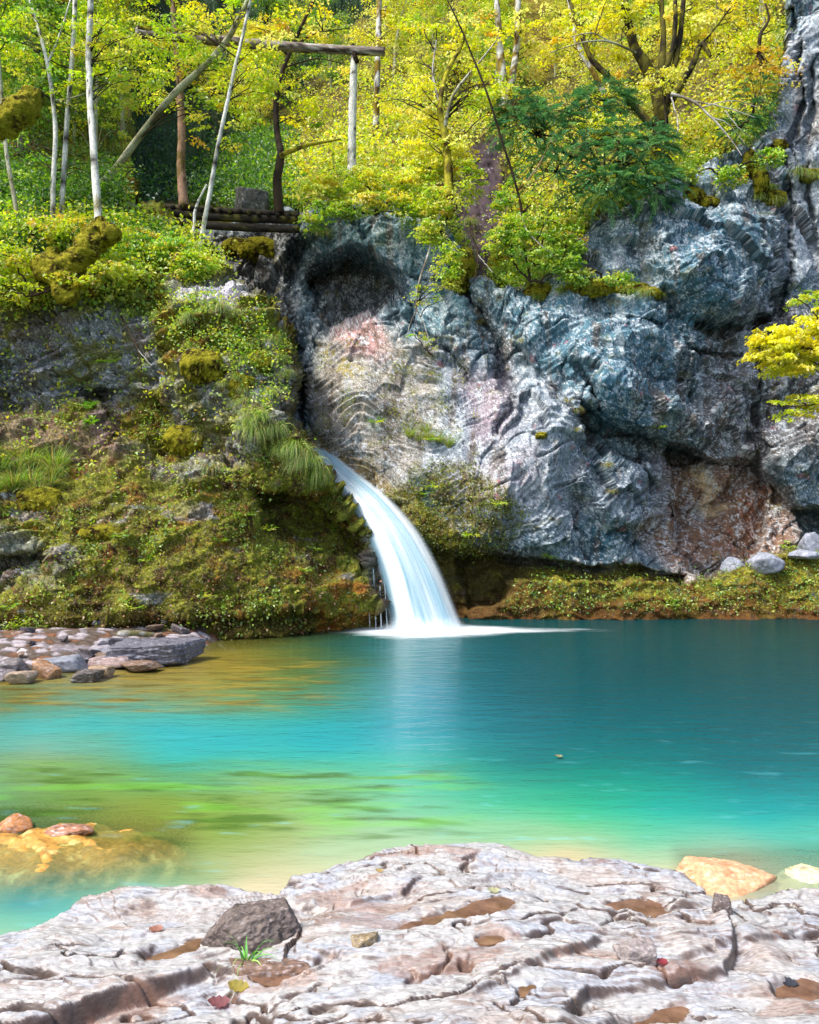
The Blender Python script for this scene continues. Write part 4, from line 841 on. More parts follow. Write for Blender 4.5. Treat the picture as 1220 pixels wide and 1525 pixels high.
WT = {'yellow': [wood_tree(1, YEL), wood_tree(2, YEL, 9, 'mossbirch'), wood_tree(3, YEL + [(170,190,60,4)], 11)], 'green': [wood_tree(4, YGR), wood_tree(5, GRN, 9)], 'dark': [wood_tree(6, GRN + DRK, 9, 'dark')]}
WL = {'yellow': 'yellow autumn tree in the wood above the cliff', 'green': 'yellow green tree in the wood behind the boardwalk', 'dark': 'dark green tree in the wood behind the birches'}
rg = np.random.default_rng(12); placed = []
for k in range(1500):
    Y = rg.uniform(30, 70); u = rg.uniform(-150, 1400); x = (u - CU) / F * Y
    if any((x - a) ** 2 + (Y - b) ** 2 < 9.5 for a, b in placed): continue
    placed.append((x, Y)); z = hill_z(x, Y)
    if len(placed) > 70: break
    kd = 'yellow' if u > 480 + rg.normal(0, 60) else ('green' if u > 250 + rg.normal(0, 90) or Y > 50 else 'dark'); tm, cm = WT[kd][rg.integers(len(WT[kd]))]
    r = empty('woodland_tree', (x, Y, z - .2), WL[kd], 'tree', 'trees of the wood on the hillside', rz=rg.uniform(0, 6.28)); s = rg.uniform(.8, 1.25); r.scale = (s, s, s)
    for nm, me in (('trunk', tm), ('crown', cm)):
        o = bpy.data.objects.new(nm, me); C.objects.link(o); o.parent = r
def copse(s, n, u0, u1, v0, v1, kinds, label, group, s0, s1, seed, gap=1.1):
    rg = np.random.default_rng(seed); pl = []
    for _ in range(600):
        if len(pl) >= n: break
        u, v = rg.uniform(u0, u1), rg.uniform(v0, v1); P, _n = lookup(s, u, v)
        if any(np.hypot(*(P - q)[:2]) < gap for q in pl): continue
        pl.append(P); kd = kinds[rg.integers(len(kinds))]; tm, cm = WT[kd][rg.integers(len(WT[kd]))]; r = empty('woodland_tree', P - np.array([0, 0, .1]), label, 'tree', group, rz=rg.uniform(0, 6.28)); z = rg.uniform(s0, s1); r.scale = (z, z, z)
        for nm, me in (('trunk', tm), ('crown', cm)):
            o = bpy.data.objects.new(nm, me); C.objects.link(o); o.parent = r
copse(cliff, 34, 450, 1150, -60, 190, ['yellow', 'yellow', 'green'], 'small yellow tree growing on the slope right above the cliff', 'small trees above the cliff', .42, .62, 21)
copse(bank, 26, -60, 185, -60, 250, ['green', 'green', 'dark'], 'green tree standing among the birches on the bank', 'green trees among the birches', .38, .6, 22, 1.3)
copse(cliff, 22, 200, 460, -60, 200, ['green', 'dark', 'yellow'], 'leafy tree growing behind the log rail', 'leafy trees behind the log rail', .4, .62, 23)
# dark ivy bank and rocks between the near trees and the hillside are carried by the sheets

# ------------------------------------------------------------------ trees one can tell apart
def lk(u, v, s=None): return (s or cliff) and lookup(s or cliff, u, v)[0]
L_ = {'rt': .34, 'flat': .1, 'tilt': .4}
tree('birch_tree', 'tall white birch rising from a mossy stump', [([(148,345,17.0),(140,230,17.4),(133,110,18),(135,0,18.2),(138,-120,18.4)], 12, 8, 'birch')],
     [(190,60,18.4,90,60,1.2,26,55,.085,YGR,L_),(130,140,18.4,60,40,1,9,50,.08,YGR,L_),(220,130,18.6,60,30,1,9,50,.08,YGR,L_),(140,-60,18.3,120,60,1.4,20,60,.09,YGR,L_)], seed=1)
tree('birch_tree', 'slim pale birch curving just beside the tallest white one', [([(90,365,18.3),(95,260,18.4),(106,110,18.6),(112,0,18.8),(108,-100,19)], 8, 6, 'birch')],
     [(70,40,18.8,80,50,1,16,50,.08,YGR,L_),(60,150,18.8,50,30,.8,8,50,.08,GRN,L_)], seed=2)
tree('birch_tree', 'thin forked birch with moss at its foot', [([(80,390,18.2),(79,300,18.2),(82,190,18.3),(70,90,18.5),(45,0,18.8),(35,-80,19)], 8, 4, 'birch'), ([(72,92,18.5),(86,60,18.6),(105,0,18.8)], 4, 2, 'birch'), ([(80,150,18.4),(110,145,18.3),(150,130,18.2)], 3, 1.5, 'grey')],
     [(20,60,18.8,70,50,1,16,50,.08,YGR,L_),(30,230,18.8,50,50,.8,9,50,.08,GRN,L_),(150,250,19.5,30,40,.6,6,50,.075,GRN,L_)], seed=3)
tree('birch_tree', 'thin grey birch leaning outwards below the mossy log end', [([(34,385,17.6),(22,300,17.7),(8,210,17.8),(0,110,18),(-8,0,18.2)], 7, 5, 'grey')], [(0,20,18,70,60,1,12,50,.085,GRN,L_)], seed=4)
tree('leaning_tree', 'grey trunk leaning strongly over the boardwalk', [([(150,275,20),(172,252,20),(255,145,19.6),(325,78,19.3),(368,5,19),(400,-60,18.8)], 12, 7, 'grey')],
     [(330,30,19.4,70,60,1.2,20,55,.09,YEL+YGR,L_),(250,90,19.8,60,50,1,14,50,.085,YGR,L_),(360,130,19.4,60,50,1,14,55,.09,YGR+YEL,L_)], seed=5)
tree('birch_tree', 'very thin white birch growing in front of the boardwalk end', [([(298,372,18.4),(310,300,18.4),(335,170,18.5),(362,50,18.7),(380,-30,18.8)], 7.5, 4, 'birch'), ([(288,355,18.5),(292,310,18.5),(308,275,18.5)], 5, 3, 'birch')],
     [(320,170,18.8,60,50,.8,12,45,.085,YEL+YGR,L_),(400,100,18.9,50,60,.8,14,50,.085,YEL+YGR,L_),(300,60,18.9,60,40,.8,10,50,.08,YGR,L_)], seed=6)
tree('tree', 'short pinkish trunk standing on the boardwalk', [([(274,308,20.8),(270,250,20.9),(270,170,21),(262,60,21.2),(255,-20,21.4)], 15, 7, 'pink')], [(270,90,21.4,90,70,1.2,26,60,.095,YGR,L_),(230,0,21.5,90,50,1.2,18,60,.1,YGR,L_)], seed=7)
tree('mossy_tree', 'dark mossy trunk with one bent side arm at the boardwalk end', [([(416,318,20.2),(413,270,20.2),(418,228,20.3),(412,190,20.5),(415,125,20.8),(440,60,21),(472,-10,21.2)], 15, 4, 'dark'), ([(418,232,20.2),(440,222,20.1),(470,214,20),(508,207,19.9)], 9, 3, 'moss'), ([(436,70,21),(470,50,21),(520,42,21)], 3, 1, 'dark'), ([(425,100,20.9),(470,88,20.8),(510,95,20.8)], 2.5, 1, 'dark')],
     [(440,140,21,60,60,1,14,60,.09,YEL+YGR,L_),(470,30,21.2,60,40,1,12,60,.09,YEL,L_),(400,40,21,50,50,1,10,60,.09,YGR+YEL,L_)], seed=8)
tree('birch_tree', 'distant white and brown birch behind the log rail', [([(560,190,27),(562,110,27),(564,40,27.3),(566,-30,27.6)], 10, 7, 'mossbirch')], [(560,60,28,60,70,1.2,16,60,.11,YEL,L_)], seed=9)
tree('mossy_tree', 'small forked mossy tree on the cliff edge beside the gully', [([(668,322,18.9),(668,260,18.9),(662,200,19),(655,160,19.1),(665,110,19.3),(690,60,19.5),(694,20,19.6)], 15, 3, 'moss'), ([(662,190,19),(676,140,19),(712,95,19.1),(740,60,19.1)], 6, 2, 'grey'), ([(655,155,19.1),(645,110,19.2),(650,60,19.3)], 4, 2, 'dead'), ([(664,205,19),(690,200,18.9),(705,235,18.8)], 4, 1.5, 'moss')],
     [(660,215,19.2,60,24,.8,16,60,.09,YEL,L_),(620,160,19.4,60,50,.8,18,55,.09,YEL,L_),(720,130,19.4,60,60,.8,18,55,.09,YEL+YGR,L_),(670,60,19.6,80,50,.8,18,55,.09,YEL,L_)], seed=10)
tree('sapling', 'thin dark curved stem arching over the gully', [([(778,325,18.3),(772,290,18.2),(745,200,18),(722,130,17.9),(690,50,17.9),(662,-10,17.9)], 4.5, 2, 'dark'), ([(770,285,18.2),(800,250,18.1),(822,205,18)], 3, 1.2, 'pink'), ([(775,320,18.3),(790,350,18.1),(830,385,18)], 3, 1, 'dead')], [(800,300,18.2,40,60,.4,8,40,.08,YGR,L_)], seed=11)
tree('mossy_tree', 'short thick white and brown trunks behind the gully top', [([(755,165,24.5),(748,110,24.5),(744,60,24.6),(738,-20,24.7)], 17, 7, 'mossbirch'), ([(752,155,24.5),(764,110,24.5),(770,60,24.6),(772,-20,24.7)], 12, 8, 'mossbirch'), ([(738,150,24.4),(732,120,24.4),(722,100,24.4)], 10, 5, 'moss')], [(760,50,25,80,60,1.2,24,60,.1,YEL,L_)], seed=12)
tree('mossy_tree', 'large many stemmed mossy tree crowning the cliff above the yew', [([(980,240,20.3),(985,180,20.2),(978,135,20.2),(960,95,20.3),(942,60,20.4),(930,0,20.6),(925,-40,20.7)], 25, 8, 'darkmoss'), ([(985,175,20.2),(985,110,20.1),(988,60,20.2),(984,-20,20.3)], 14, 6, 'darkmoss'), ([(990,170,20.2),(1000,120,20.1),(1012,60,20.1),(1020,-20,20.2)], 13, 6, 'darkmoss'), ([(990,110,20.1),(1004,60,20),(1006,0,20)], 10, 6, 'darkmoss'),
     ([(972,190,20.3),(930,140,20.5),(905,115,20.6),(880,85,20.8),(862,40,21),(845,-10,21.2)], 12, 5, 'darkmoss'), ([(1000,150,20.1),(1030,100,20),(1045,66,19.9),(1058,84,19.8)], 12, 5, 'darkmoss'), ([(1045,66,19.9),(1075,30,19.8),(1095,0,19.8)], 4, 1.5, 'darkmoss'),
     ([(950,80,20.3),(915,65,20),(875,62,19.8),(820,78,19.7)], 4, 1.2, 'grey'), ([(915,65,20),(880,50,19.8),(850,55,19.7)], 2.5, 1, 'grey')],
     [(900,40,21,80,60,1.4,26,60,.1,YEL,L_),(1050,40,20.8,70,50,1.2,18,60,.1,YEL,L_),(960,20,21,90,50,1.4,18,60,.1,YEL,L_),(930,150,20.8,60,40,1,12,50,.085,YEL+YGR,L_)], seed=13)
tree('birch_tree', 'white birch top showing beside the many stemmed tree', [([(905,150,23.5),(885,110,23.5),(862,70,23.6),(852,30,23.8),(845,-20,24)], 9, 6, 'mossbirch')], [(850,40,24,60,50,1,12,60,.1,YEL,L_)], seed=14)
tree('sapling', 'small dark bent tree with yellow leaves on the rim below the rock spire', [([(1130,80,20.4),(1133,50,20.4),(1145,30,20.4),(1140,5,20.4)], 7, 2, 'dark'), ([(1133,52,20.4),(1150,45,20.3)], 3, 1, 'dark')], [(1130,100,20.1,46,36,.5,22,42,.075,[(220,180,50,3),(200,150,40,1),(180,180,60,1)],L_),(1150,110,20.2,40,20,.4,8,40,.075,YEL,L_)], seed=15)
tree('maple_branch', 'bright yellow leafy branch reaching in at the picture edge', [([(1330,600,14.8),(1260,560,14.9),(1205,520,15),(1160,525,15.1),(1125,540,15.2)], 7, 1.5, 'dark'), ([(1260,560,14.9),(1220,600,14.9),(1150,605,15)], 3, 1, 'dark'), ([(1260,560,14.9),(1215,470,15.1),(1180,440,15.2)], 3, 1, 'dark')],
     [(1180,520,15.2,66,40,.5,64,80,.085,[(246,236,80,4),(230,222,70,2),(190,200,60,1)],{'rt':.22,'flat':.1,'tilt':.3}),(1225,500,15.2,50,50,.5,36,80,.085,[(246,236,80,4),(214,214,70,2)],{'rt':.24,'flat':.1,'tilt':.3}),(1190,602,15.1,50,20,.4,18,60,.08,[(200,206,60,3),(236,226,80,2)],{'rt':.2,'flat':.08,'tilt':.3}),(1210,450,15.3,30,20,.4,8,50,.07,YGR,{'rt':.2})], cat='branch', seed=16, limbs=.12)
tree('bare_branch', 'pale dead twig hanging down the cliff beside the cave', [([(655,318,18.7),(640,370,18.5),(622,430,18.3),(620,465,18.2)], 4, 2, 'dead'), ([(621,462,18.2),(610,485,18.2),(606,510,18.2)], 2, .8, 'dead'), ([(621,462,18.2),(634,490,18.1),(645,530,18.1)], 2, .8, 'dead')], [(632,440,18.3,30,20,.2,8,26,.06,YGR,{'rt':.2}),(660,420,18.4,20,30,.2,8,26,.06,YGR,{'rt':.2}),(630,505,18.1,30,20,.2,5,24,.06,YGR,{'rt':.15})], cat='branch', seed=17)
tree('bare_branch', 'fine pale dead spray drooping over the mossy rock rim', [([(1000,140,19.3),(1030,150,19.1),(1060,175,18.9),(1090,210,18.8),(1105,232,18.7)], 5, 1, 'dead'), ([(1030,150,19.1),(1080,160,18.9),(1125,175,18.8)], 2.5, .8, 'dead'), ([(1060,175,18.9),(1085,185,18.8),(1110,215,18.8)], 2, .8, 'dead'), ([(1000,145,19.3),(1010,190,19.1),(995,225,19)], 2.5, .8, 'dead'), ([(1045,160,19),(1090,150,18.9),(1130,160,18.8)], 2, .6, 'dead'), ([(1080,165,18.9),(1100,190,18.8),(1120,205,18.8)], 1.6, .6, 'dead')], [], cat='branch', seed=18)
for k, (pth, lab) in enumerate([([(180,470,16.7),(205,520,16.4),(212,560,16.3)], 'thin root dangling over the dark rock face'), ([(700,340,18.6),(712,380,18.4),(705,420,18.3)], 'bare root hanging down out of the gully')]):
    tree('bare_branch', lab, [(pth, 3, 1.2, 'dark'), ([pth[1], (pth[1][0] + 22, pth[1][1] + 26, pth[1][2] - .1)], 2, .8, 'dead')], [], cat='branch', seed=30 + k)

# ------------------------------------------------------------------ moss, logs, boardwalk
def lump(name, path, r0, r1, label, cat, seed, kind='moss', mat='moss', caps=True, parent=None, knob=.5, sides=20, n=40):
    P = resample(path, n); t = np.linspace(0, 1, n); r = (r0 + (r1 - r0) * t) * np.sqrt(np.clip(1 - (2 * t - 1) ** 8, .02, 1)); T = unit(np.gradient(P, axis=0)); A = unit(np.cross(T, np.array([.1, 1, .2]))); B = np.cross(T, A)
    th = np.linspace(0, 2 * np.pi, sides, endpoint=False); ring = A[:, None] * np.cos(th)[None, :, None] + B[:, None] * np.sin(th)[None, :, None]
    Q = P[:, None] + ring * r[:, None, None]; R = max(r0, r1); Q = Q + ring * (knob * R * fbm(Q / R * 1.2, 3, seed))[..., None] + ring * (.20 * R * fbm(Q / R * 4.5, 4, seed + 1, gain=.65))[..., None]
    i = np.arange(n * sides).reshape(n, sides); j = np.roll(i, -1, 1); f = np.stack([i[:-1].ravel(), j[:-1].ravel(), j[1:].ravel(), i[1:].ravel()], 1)
    col = bark(kind, seed)(Q.reshape(-1, 3) * 1.6, np.repeat(t, sides)) * .82; me = make_mesh(name, Q.reshape(-1, 3), [f, i[:1, ::-1].copy(), i[-1:].copy()], M[mat], col)
    o = link(name, me, parent, None if parent else P[0])
    return o if parent else props(o, label, cat)
lump('mossy_log', pts3([(-60,192,13.2),(0,182,13),(30,168,12.9),(46,150,12.9),(60,152,12.9)]), .27, .17, 'thick moss covered log end poking into view beside the birches', 'log', 5, sides=40, n=70)
st = empty('tree_stump', at(110,425,17), 'bent mossy stump carrying the tall white birch', 'stump')
lump('stem', pts3([(92,412,16.6),(115,388,16.6),(138,362,16.7),(150,345,16.9),(172,352,16.6)]), .28, .22, '', '', 6, parent=st, sides=48, n=90)
lump('root', pts3([(58,400,16.7),(76,402,16.5),(96,425,16.4),(100,455,16.4)]), .30, .2, '', '', 7, parent=st, sides=32, n=50)
lump('root', pts3([(80,370,17.3),(82,400,17.1),(84,425,17)]), .14, .2, '', '', 8, parent=st)
# horizontal log rail on its post
lr = empty('log_rail', at(525,255,20), 'weathered grey log rail resting on a pale post above the gorge', 'rail')
G = Geo(); join(G, tube(pts3([(205,48,20.6),(300,58,20.4),(420,69,20.1),(500,74,20),(573,77,19.9)]), .13, .10, bark('log', 3), n=60, sides=14, knob=.2)); link('rail_log', G.mesh('rail_log', M['wood'], True), lr)
G = Geo(); join(G, tube(pts3([(524,262,20),(525,170,20),(528,80,20)]), .11, .085, bark('birch', 40), n=40, sides=12, knob=.15)); link('post', G.mesh('post', M['bark'], True), lr)
lump('moss', pts3([(525,66,20),(529,84,19.9),(533,94,19.9)]), .06, .05, '', '', 9, 'dark', parent=lr)
lump('moss', pts3([(205,42,20.5),(260,46,20.4),(300,52,20.3)]), .06, .05, '', '', 10, parent=lr)
bw = empty('boardwalk', at(320,330,20), 'dark mossy log boardwalk crossing the shaded gorge', 'boardwalk')
for pth in ([(178,306,20.9),(300,322,20.4),(445,328,20)], [(205,318,20.7),(300,335,20.2),(446,342,19.8)], [(190,303,21.6),(300,314,21.2),(445,320,20.8)]):
    G = Geo(); join(G, tube(pts3(pth), .10, .09, bark('darklog', 4), n=50, sides=12, knob=.2)); link('beam', G.mesh('beam', M['wood'], True), bw)
for k in range(19):
    u = 186 + k * 14.2; v = 300 + (u - 180) * .078 + (k % 3) * .8; Y0 = 21 - (u - 180) * .0042
    G = Geo(); join(G, tube([at(u, v + 1, Y0 - .22), at(u + 1, v - 1, Y0 + 1.0)], .05, .055, bark('darklog', 20 + k), n=12, sides=9, knob=.12)); link('plank', G.mesh('plank', M['wood'], True), bw)
# low stone wall at the boardwalk's end and the pale slab behind
wl_ = empty('stone_wall', at(215,325,20.3), 'short wall of pale squared stones under the boardwalk end', 'wall')
for k, (u, v, w_, h_) in enumerate([(194,309,16,9),(212,311,16,7),(229,312,16,8),(200,321,16,10),(219,322,18,9),(233,328,15,8),(197,334,14,8),(214,334,18,8)]):
    kk_ = 20.2 / F; o = stone('block', at(u, v, 20.2) - np.array(wl_.location), (w_ * kk_, .3, h_ * kk_ * 1.15), 200 + k, srgb(176, 172, 166), None, None, angular=.9, colvar=.5); o.parent = wl_
stone('boulder', at(374,305,22.6), (.9, .7, 1.0), 230, srgb(96, 96, 92), 'upright grey boulder in the shade behind the boardwalk', 'boulder', sub=5, angular=.9, rough_=1.3, rz=.4)
# ------------------------------------------------------------------ bushes, grass, ground cover
def sample(s, n, rg, poly=None, mask=None, umin=-60, umax=1290, vmin=-60, vmax=950):
    ok = (s.bu > umin) & (s.bu < umax) & (s.bv > vmin) & (s.bv < vmax)
    if poly is not None: ok &= sdf_poly(s.bu, s.bv, poly) > 0
    w = ok.astype(float)
    if mask is not None: w = w * mask
    w = w.ravel(); w /= w.sum(); i = rg.choice(len(w), n, p=w); jit = rg.uniform(-.01, .01, (n, 3))
    return s.P.reshape(-1, 3)[i] + jit, s.n.reshape(-1, 3)[i]
def cover(s, n, rg, size, colors, poly=None, mask=None, lift=.03, group_n=5, spread=.07, tilt=.45, aspect=.8, face=.5, **kw):
    """little plants of a few leaves each, scattered over a sheet"""
    P, nr = sample(s, n, rg, poly, mask, **kw); P = np.repeat(P, group_n, 0); nr = np.repeat(nr, group_n, 0); m = len(P)
    base = np.repeat(pal(n, colors, rg, .15), group_n, 0); ps = np.repeat(rg.uniform(.6, 1.3, n), group_n)
    off = rg.normal(0, 1, (m, 3)) * spread * ps[:, None]; P = P + off + nr * lift * rg.uniform(.3, 1.6, (m, 1)); P[:, 2] += lift * .5
    up = np.array([0, 0, 1.]) * (1 - face) + nr * face + rg.normal(0, tilt, (m, 3)); a = unit(off + 1e-4) + rg.normal(0, .3, (m, 3))
    s_ = size * ps * rg.uniform(.7, 1.2, m); return leaf_quads(P, a, up, s_, s_ * aspect, base * .7 + pal(m, colors, rg) * .3)
def stuff(name, geos, mat, label):
    G = Geo()
    for g in geos: G.add(g)
    o = link(name, G.mesh(name, M[mat])); return props(o, label, None, None, 'stuff')
rg = np.random.default_rng(77)
inframe = ((cliff.U > -60) & (cliff.U < 1280)).astype(float)
mossw = bank.rock
# moss and tiny leaves: the fuzz of the banks
bm_ = (1 - .92 * bank.rock) * (bank.bey < 14)
dens = sstep(-.15, .35, fbm(bank.P * 1.1, 3, 501)) + .12
stuff('moss_carpet', [cover(bank, 15000, rg, .026, [(120,116,34,3),(86,74,26,2),(160,156,46,2),(66,46,22,1.5),(150,96,40,.6)], mask=bm_ * sstep(-.3, .1, fbm(bank.P * 1.7, 3, 505)), vmin=440, lift=.015, group_n=4, spread=.05),
      cover(bank, 1050, rg, .055, [(170,196,60,3),(130,168,56,3),(214,206,90,1),(96,130,50,2)], mask=bm_ * dens ** 2, vmin=600, lift=.03, group_n=5, spread=.06),
      cover(bank, 1500, rg, .05, [(196,140,100,2),(220,190,150,1),(150,90,50,2)], mask=bm_, vmin=600, lift=.01, group_n=1)], 'leaf', 'moss and tiny leafy plants carpeting the bank beside the waterfall')
stuff('undergrowth', [cover(bank, 9000, rg, .085, GRN + DRK, poly=[(-60,-60),(180,-60),(185,318),(240,352),(330,425),(260,440),(120,445),(-60,450)], mask=None, lift=.10, group_n=6, spread=.12, vmax=400),
      cover(bank, 2600, rg, .085, YGR, poly=[(-60,330),(170,335),(290,365),(335,420),(180,440),(-60,450)], mask=sstep(-.15, .2, fbm(bank.P * 1.2, 3, 507)), lift=.16, group_n=6, spread=.13),
      cover(bank, 1150, rg, .060, GRN + YGR, poly=[(100,430),(330,430),(430,520),(420,640),(330,560),(240,500),(120,470)], mask=(1 - .7 * bank.rock), lift=.05, group_n=5, spread=.07),
      cover(bank, 500, rg, .07, YGR, poly=[(-60,450),(420,450),(420,720),(-60,720)], lift=.05, group_n=6, spread=.07)], 'leaf', 'leafy undergrowth covering the slope under the birches')
sl = cliff.soil * (1 - cliff.gully) * inframe
stuff('shrubbery', [cover(cliff, 7000, rg, .11, YGR + YEL, mask=sl * (cliff.bu > 430) * (cliff.bv > -60) * sstep(-.1, .3, fbm(cliff.P * .6, 3, 521)), umin=430, lift=.3, group_n=7, spread=.20),
      cover(cliff, 3500, rg, .075, GRN + YGR, mask=sl * sstep(60, 0, np.abs(np.interp(cliff.bu, rim_u, rim_v) - cliff.bv)), lift=.12, group_n=6, spread=.10, umin=440),
      cover(cliff, 5000, rg, .11, DRK + GRN, poly=[(185,180),(290,180),(440,200),(445,318),(185,300)], lift=.15, group_n=6, spread=.15)], 'leaf', 'yellow green shrubs and seedlings growing on the slope above the cliff')
stuff('ivy', [cover(cliff, 5200, rg, .085, [(30,62,40,3),(44,82,50,2),(24,46,34,2)], poly=[(185,190),(250,180),(300,230),(340,300),(200,300),(182,260)], lift=.1, group_n=6, spread=.12),
      cover(bank, 3600, rg, .10, [(40,84,50,3),(60,104,60,2),(30,60,40,2),(120,160,70,1)], mask=(bank.bey > 0) * (bank.bv < 325) * 1., lift=.12, group_n=6, spread=.18, vmax=325, face=.8)], 'leaf', 'dark glossy ivy on the mound behind the boardwalk')
stuff('ground_cover', [cover(cliff, 4200, rg, .024, [(120,116,34,3),(150,96,40,1.5),(160,156,46,2),(70,52,24,1.5)], mask=cliff.moss * (1 - .9 * dk), umin=640, vmin=700, vmax=920, lift=.015, group_n=4, spread=.05),
      cover(cliff, 650, rg, .055, [(150,186,60,3),(190,200,80,2),(90,150,90,1)], mask=cliff.moss * (1 - dk), umin=680, vmin=815, vmax=912, lift=.04, group_n=5, spread=.06),
      cover(cliff, 1800, rg, .045, [(130,126,40,3),(150,176,56,1.5),(90,70,30,1)], poly=[(560,745),(640,690),(700,690),(790,760),(750,830),(650,830),(590,790)], lift=.02, group_n=4, spread=.05),
      cover(cliff, 900, rg, .035, [(150,150,50,2),(180,190,70,1)], poly=[(470,500),(700,540),(720,680),(470,660)], mask=sstep(.0, .3, fbm(cliff.P * 2, 3, 511)), lift=.015, group_n=3, spread=.04)], 'leaf', 'moss and small herbs growing on the ledges of the cliff')
# ---- grass
def tuft_mesh(name, seed, n, ln, spread, droop, colors, w=.012, front=.0):
    rg = np.random.default_rng(seed); seg = 6; th = rg.uniform(0, 2 * np.pi, n); out = rg.uniform(.15, 1, n) * spread; L = ln * rg.uniform(.5, 1.15, n)
    b = np.stack([np.cos(th) * .06 * ln * 2 * rg.random(n), np.sin(th) * .06 * ln * 2 * rg.random(n), np.zeros(n)], 1); d = np.stack([np.cos(th) * out, np.sin(th) * out - front, np.ones(n) * .9], 1)
    d = unit(d); cur = b.copy(); pts = [cur.copy()]; v = d.copy()
    for k in range(seg): v = unit(v + np.array([0, 0, -1]) * droop * (.3 + .25 * k) * rg.uniform(.6, 1.3, (n, 1))); cur = cur + v * (L / seg)[:, None]; pts.append(cur.copy())
    pts = np.array(pts).transpose(1, 0, 2); side = unit(np.cross(d, np.array([0, 0, 1.])) + rg.normal(0, .2, (n, 3))); t = np.linspace(0, 1, seg + 1); wd = w * (1 - t ** 2 * .95) * (.7 + .6 * (t < .5))
    l = pts + side[:, None] * wd[None, :, None]; r = pts - side[:, None] * wd[None, :, None]; co = np.stack([l, r], 2).reshape(-1, 3)
    i = (np.arange(n)[:, None] * (seg + 1) + np.arange(seg)[None]) * 2; i = i.ravel(); f = np.stack([i, i + 1, i + 3, i + 2], 1)
    col = np.repeat(pal(n, colors, rg, .2), (seg + 1) * 2, 0); return make_mesh(name, co, f, M['grass'], col)
GC = [(140,170,60,3),(180,190,80,2),(100,136,50,2),(200,180,120,1)]; DC = [(190,170,120,3),(150,160,70,2),(110,130,50,1)]
TF = {'hang': [tuft_mesh('grass_tuft', 1, 150, .62, .9, .62, GC, .006, .5), tuft_mesh('grass_tuft', 2, 130, .72, .8, .7, GC + DC, .006, .6)], 'up': [tuft_mesh('grass_tuft', 3, 150, .55, .9, .22, GC, .006), tuft_mesh('grass_tuft', 4, 120, .5, 1.0, .3, GC + DC, .006)], 'dry': [tuft_mesh('grass_tuft', 5, 80, .4, .9, .6, DC, .005, .4)], 'big': [tuft_mesh('grass_tuft', 6, 320, .75, 1.1, .26, GC, .007)]}
def tufts(s, pts, kind, size, label, group):
    for k, (u, v) in enumerate(pts):
        P, n_ = lookup(s, u, v); o = bpy.data.objects.new('grass_tuft', TF[kind][k % len(TF[kind])]); C.objects.link(o); o.location = tuple(P + n_ * .0 - np.array([0, -.03, .02])); z = size * (.8 + .4 * rg.random())
        o.scale = (z, z, z); o.rotation_euler = (rg.normal(0, .12), rg.normal(0, .12), rg.normal(0, .35)); props(o, label if isinstance(label, str) else label[k], 'grass', group)
hg = [(rg.uniform(368, 478), 0) for _ in range(26)]; hg = [(u, 615 + (u - 375) * .85 + rg.uniform(-12, 26)) for u, _ in hg]
tufts(bank, hg, 'hang', .8, 'long drooping grass tuft on the mossy bulge beside the waterfall lip', 'drooping grass beside the waterfall lip')
tufts(bank, [(rg.uniform(330, 440), rg.uniform(445, 590)) for _ in range(16)], 'hang', .5, 'grass tuft on the shoulder of the bank above the waterfall', 'grass on the shoulder of the bank')
tufts(bank, [(rg.uniform(-20, 88), rg.uniform(690, 735)) for _ in range(16)], 'up', 1.1, 'bright green grass tuft on the earthy ledge of the bank', 'grass on the earthy ledge')
tufts(bank, [(rg.uniform(150, 330), rg.uniform(430, 480)) for _ in range(10)], 'hang', .55, 'grass tuft overhanging the rock below the undergrowth', 'grass below the undergrowth')
tufts(bank, [(315,700),(300,655),(240,360),(262,300)], 'dry', 1.3, ['pale dry grass tuft hanging over a grey stone on the bank','brown grass tuft in the dark hollow of the bank','dry grass tuft among the leafy undergrowth','dry grass tuft near the stone wall'], 'dry grass on the bank')
tufts(cliff, [(608,650),(622,655),(640,652),(655,655),(668,662),(632,640)], 'up', .75, 'grass tuft in the hollow of the folded grey rock', 'grass in the folded rock')
tufts(cliff, [(rg.uniform(790, 985), 0) for _ in range(0)] + [(800,440),(830,432),(870,428),(905,430),(935,432),(965,436),(985,440)], 'hang', .6, 'drooping grass tuft on the long mossy ledge of the cliff', 'grass on the mossy cliff ledge')
tufts(cliff, [(1140,285),(1150,300),(1130,295),(1205,262),(1218,262),(1190,262),(1040,225),(1010,235)], 'hang', .8, 'grass tuft hanging from the cliff rim', 'grass along the cliff rim')
tufts(cliff, [(843,598),(858,612),(860,640),(905,690),(912,730),(775,505),(715,478)], 'dry', .75, ['straw coloured tuft on the tip of the grey buttress','straw tuft just under the buttress tip','thin straw tuft hanging below the buttress tip','straw tuft on the low grey boulder','straw tuft hanging down the low grey boulder','rusty tuft on the steep blue rock','rusty tuft beside the diagonal crack'], 'dry tufts on the cliff')
tufts(cliff, [(680,300),(700,330),(760,350),(770,400),(690,380),(650,345),(560,300),(500,310),(470,330),(480,350),(820,400),(600,305)], 'hang', .8, 'grass tuft on the broken rim between the cave and the yew', 'grass on the broken rim')
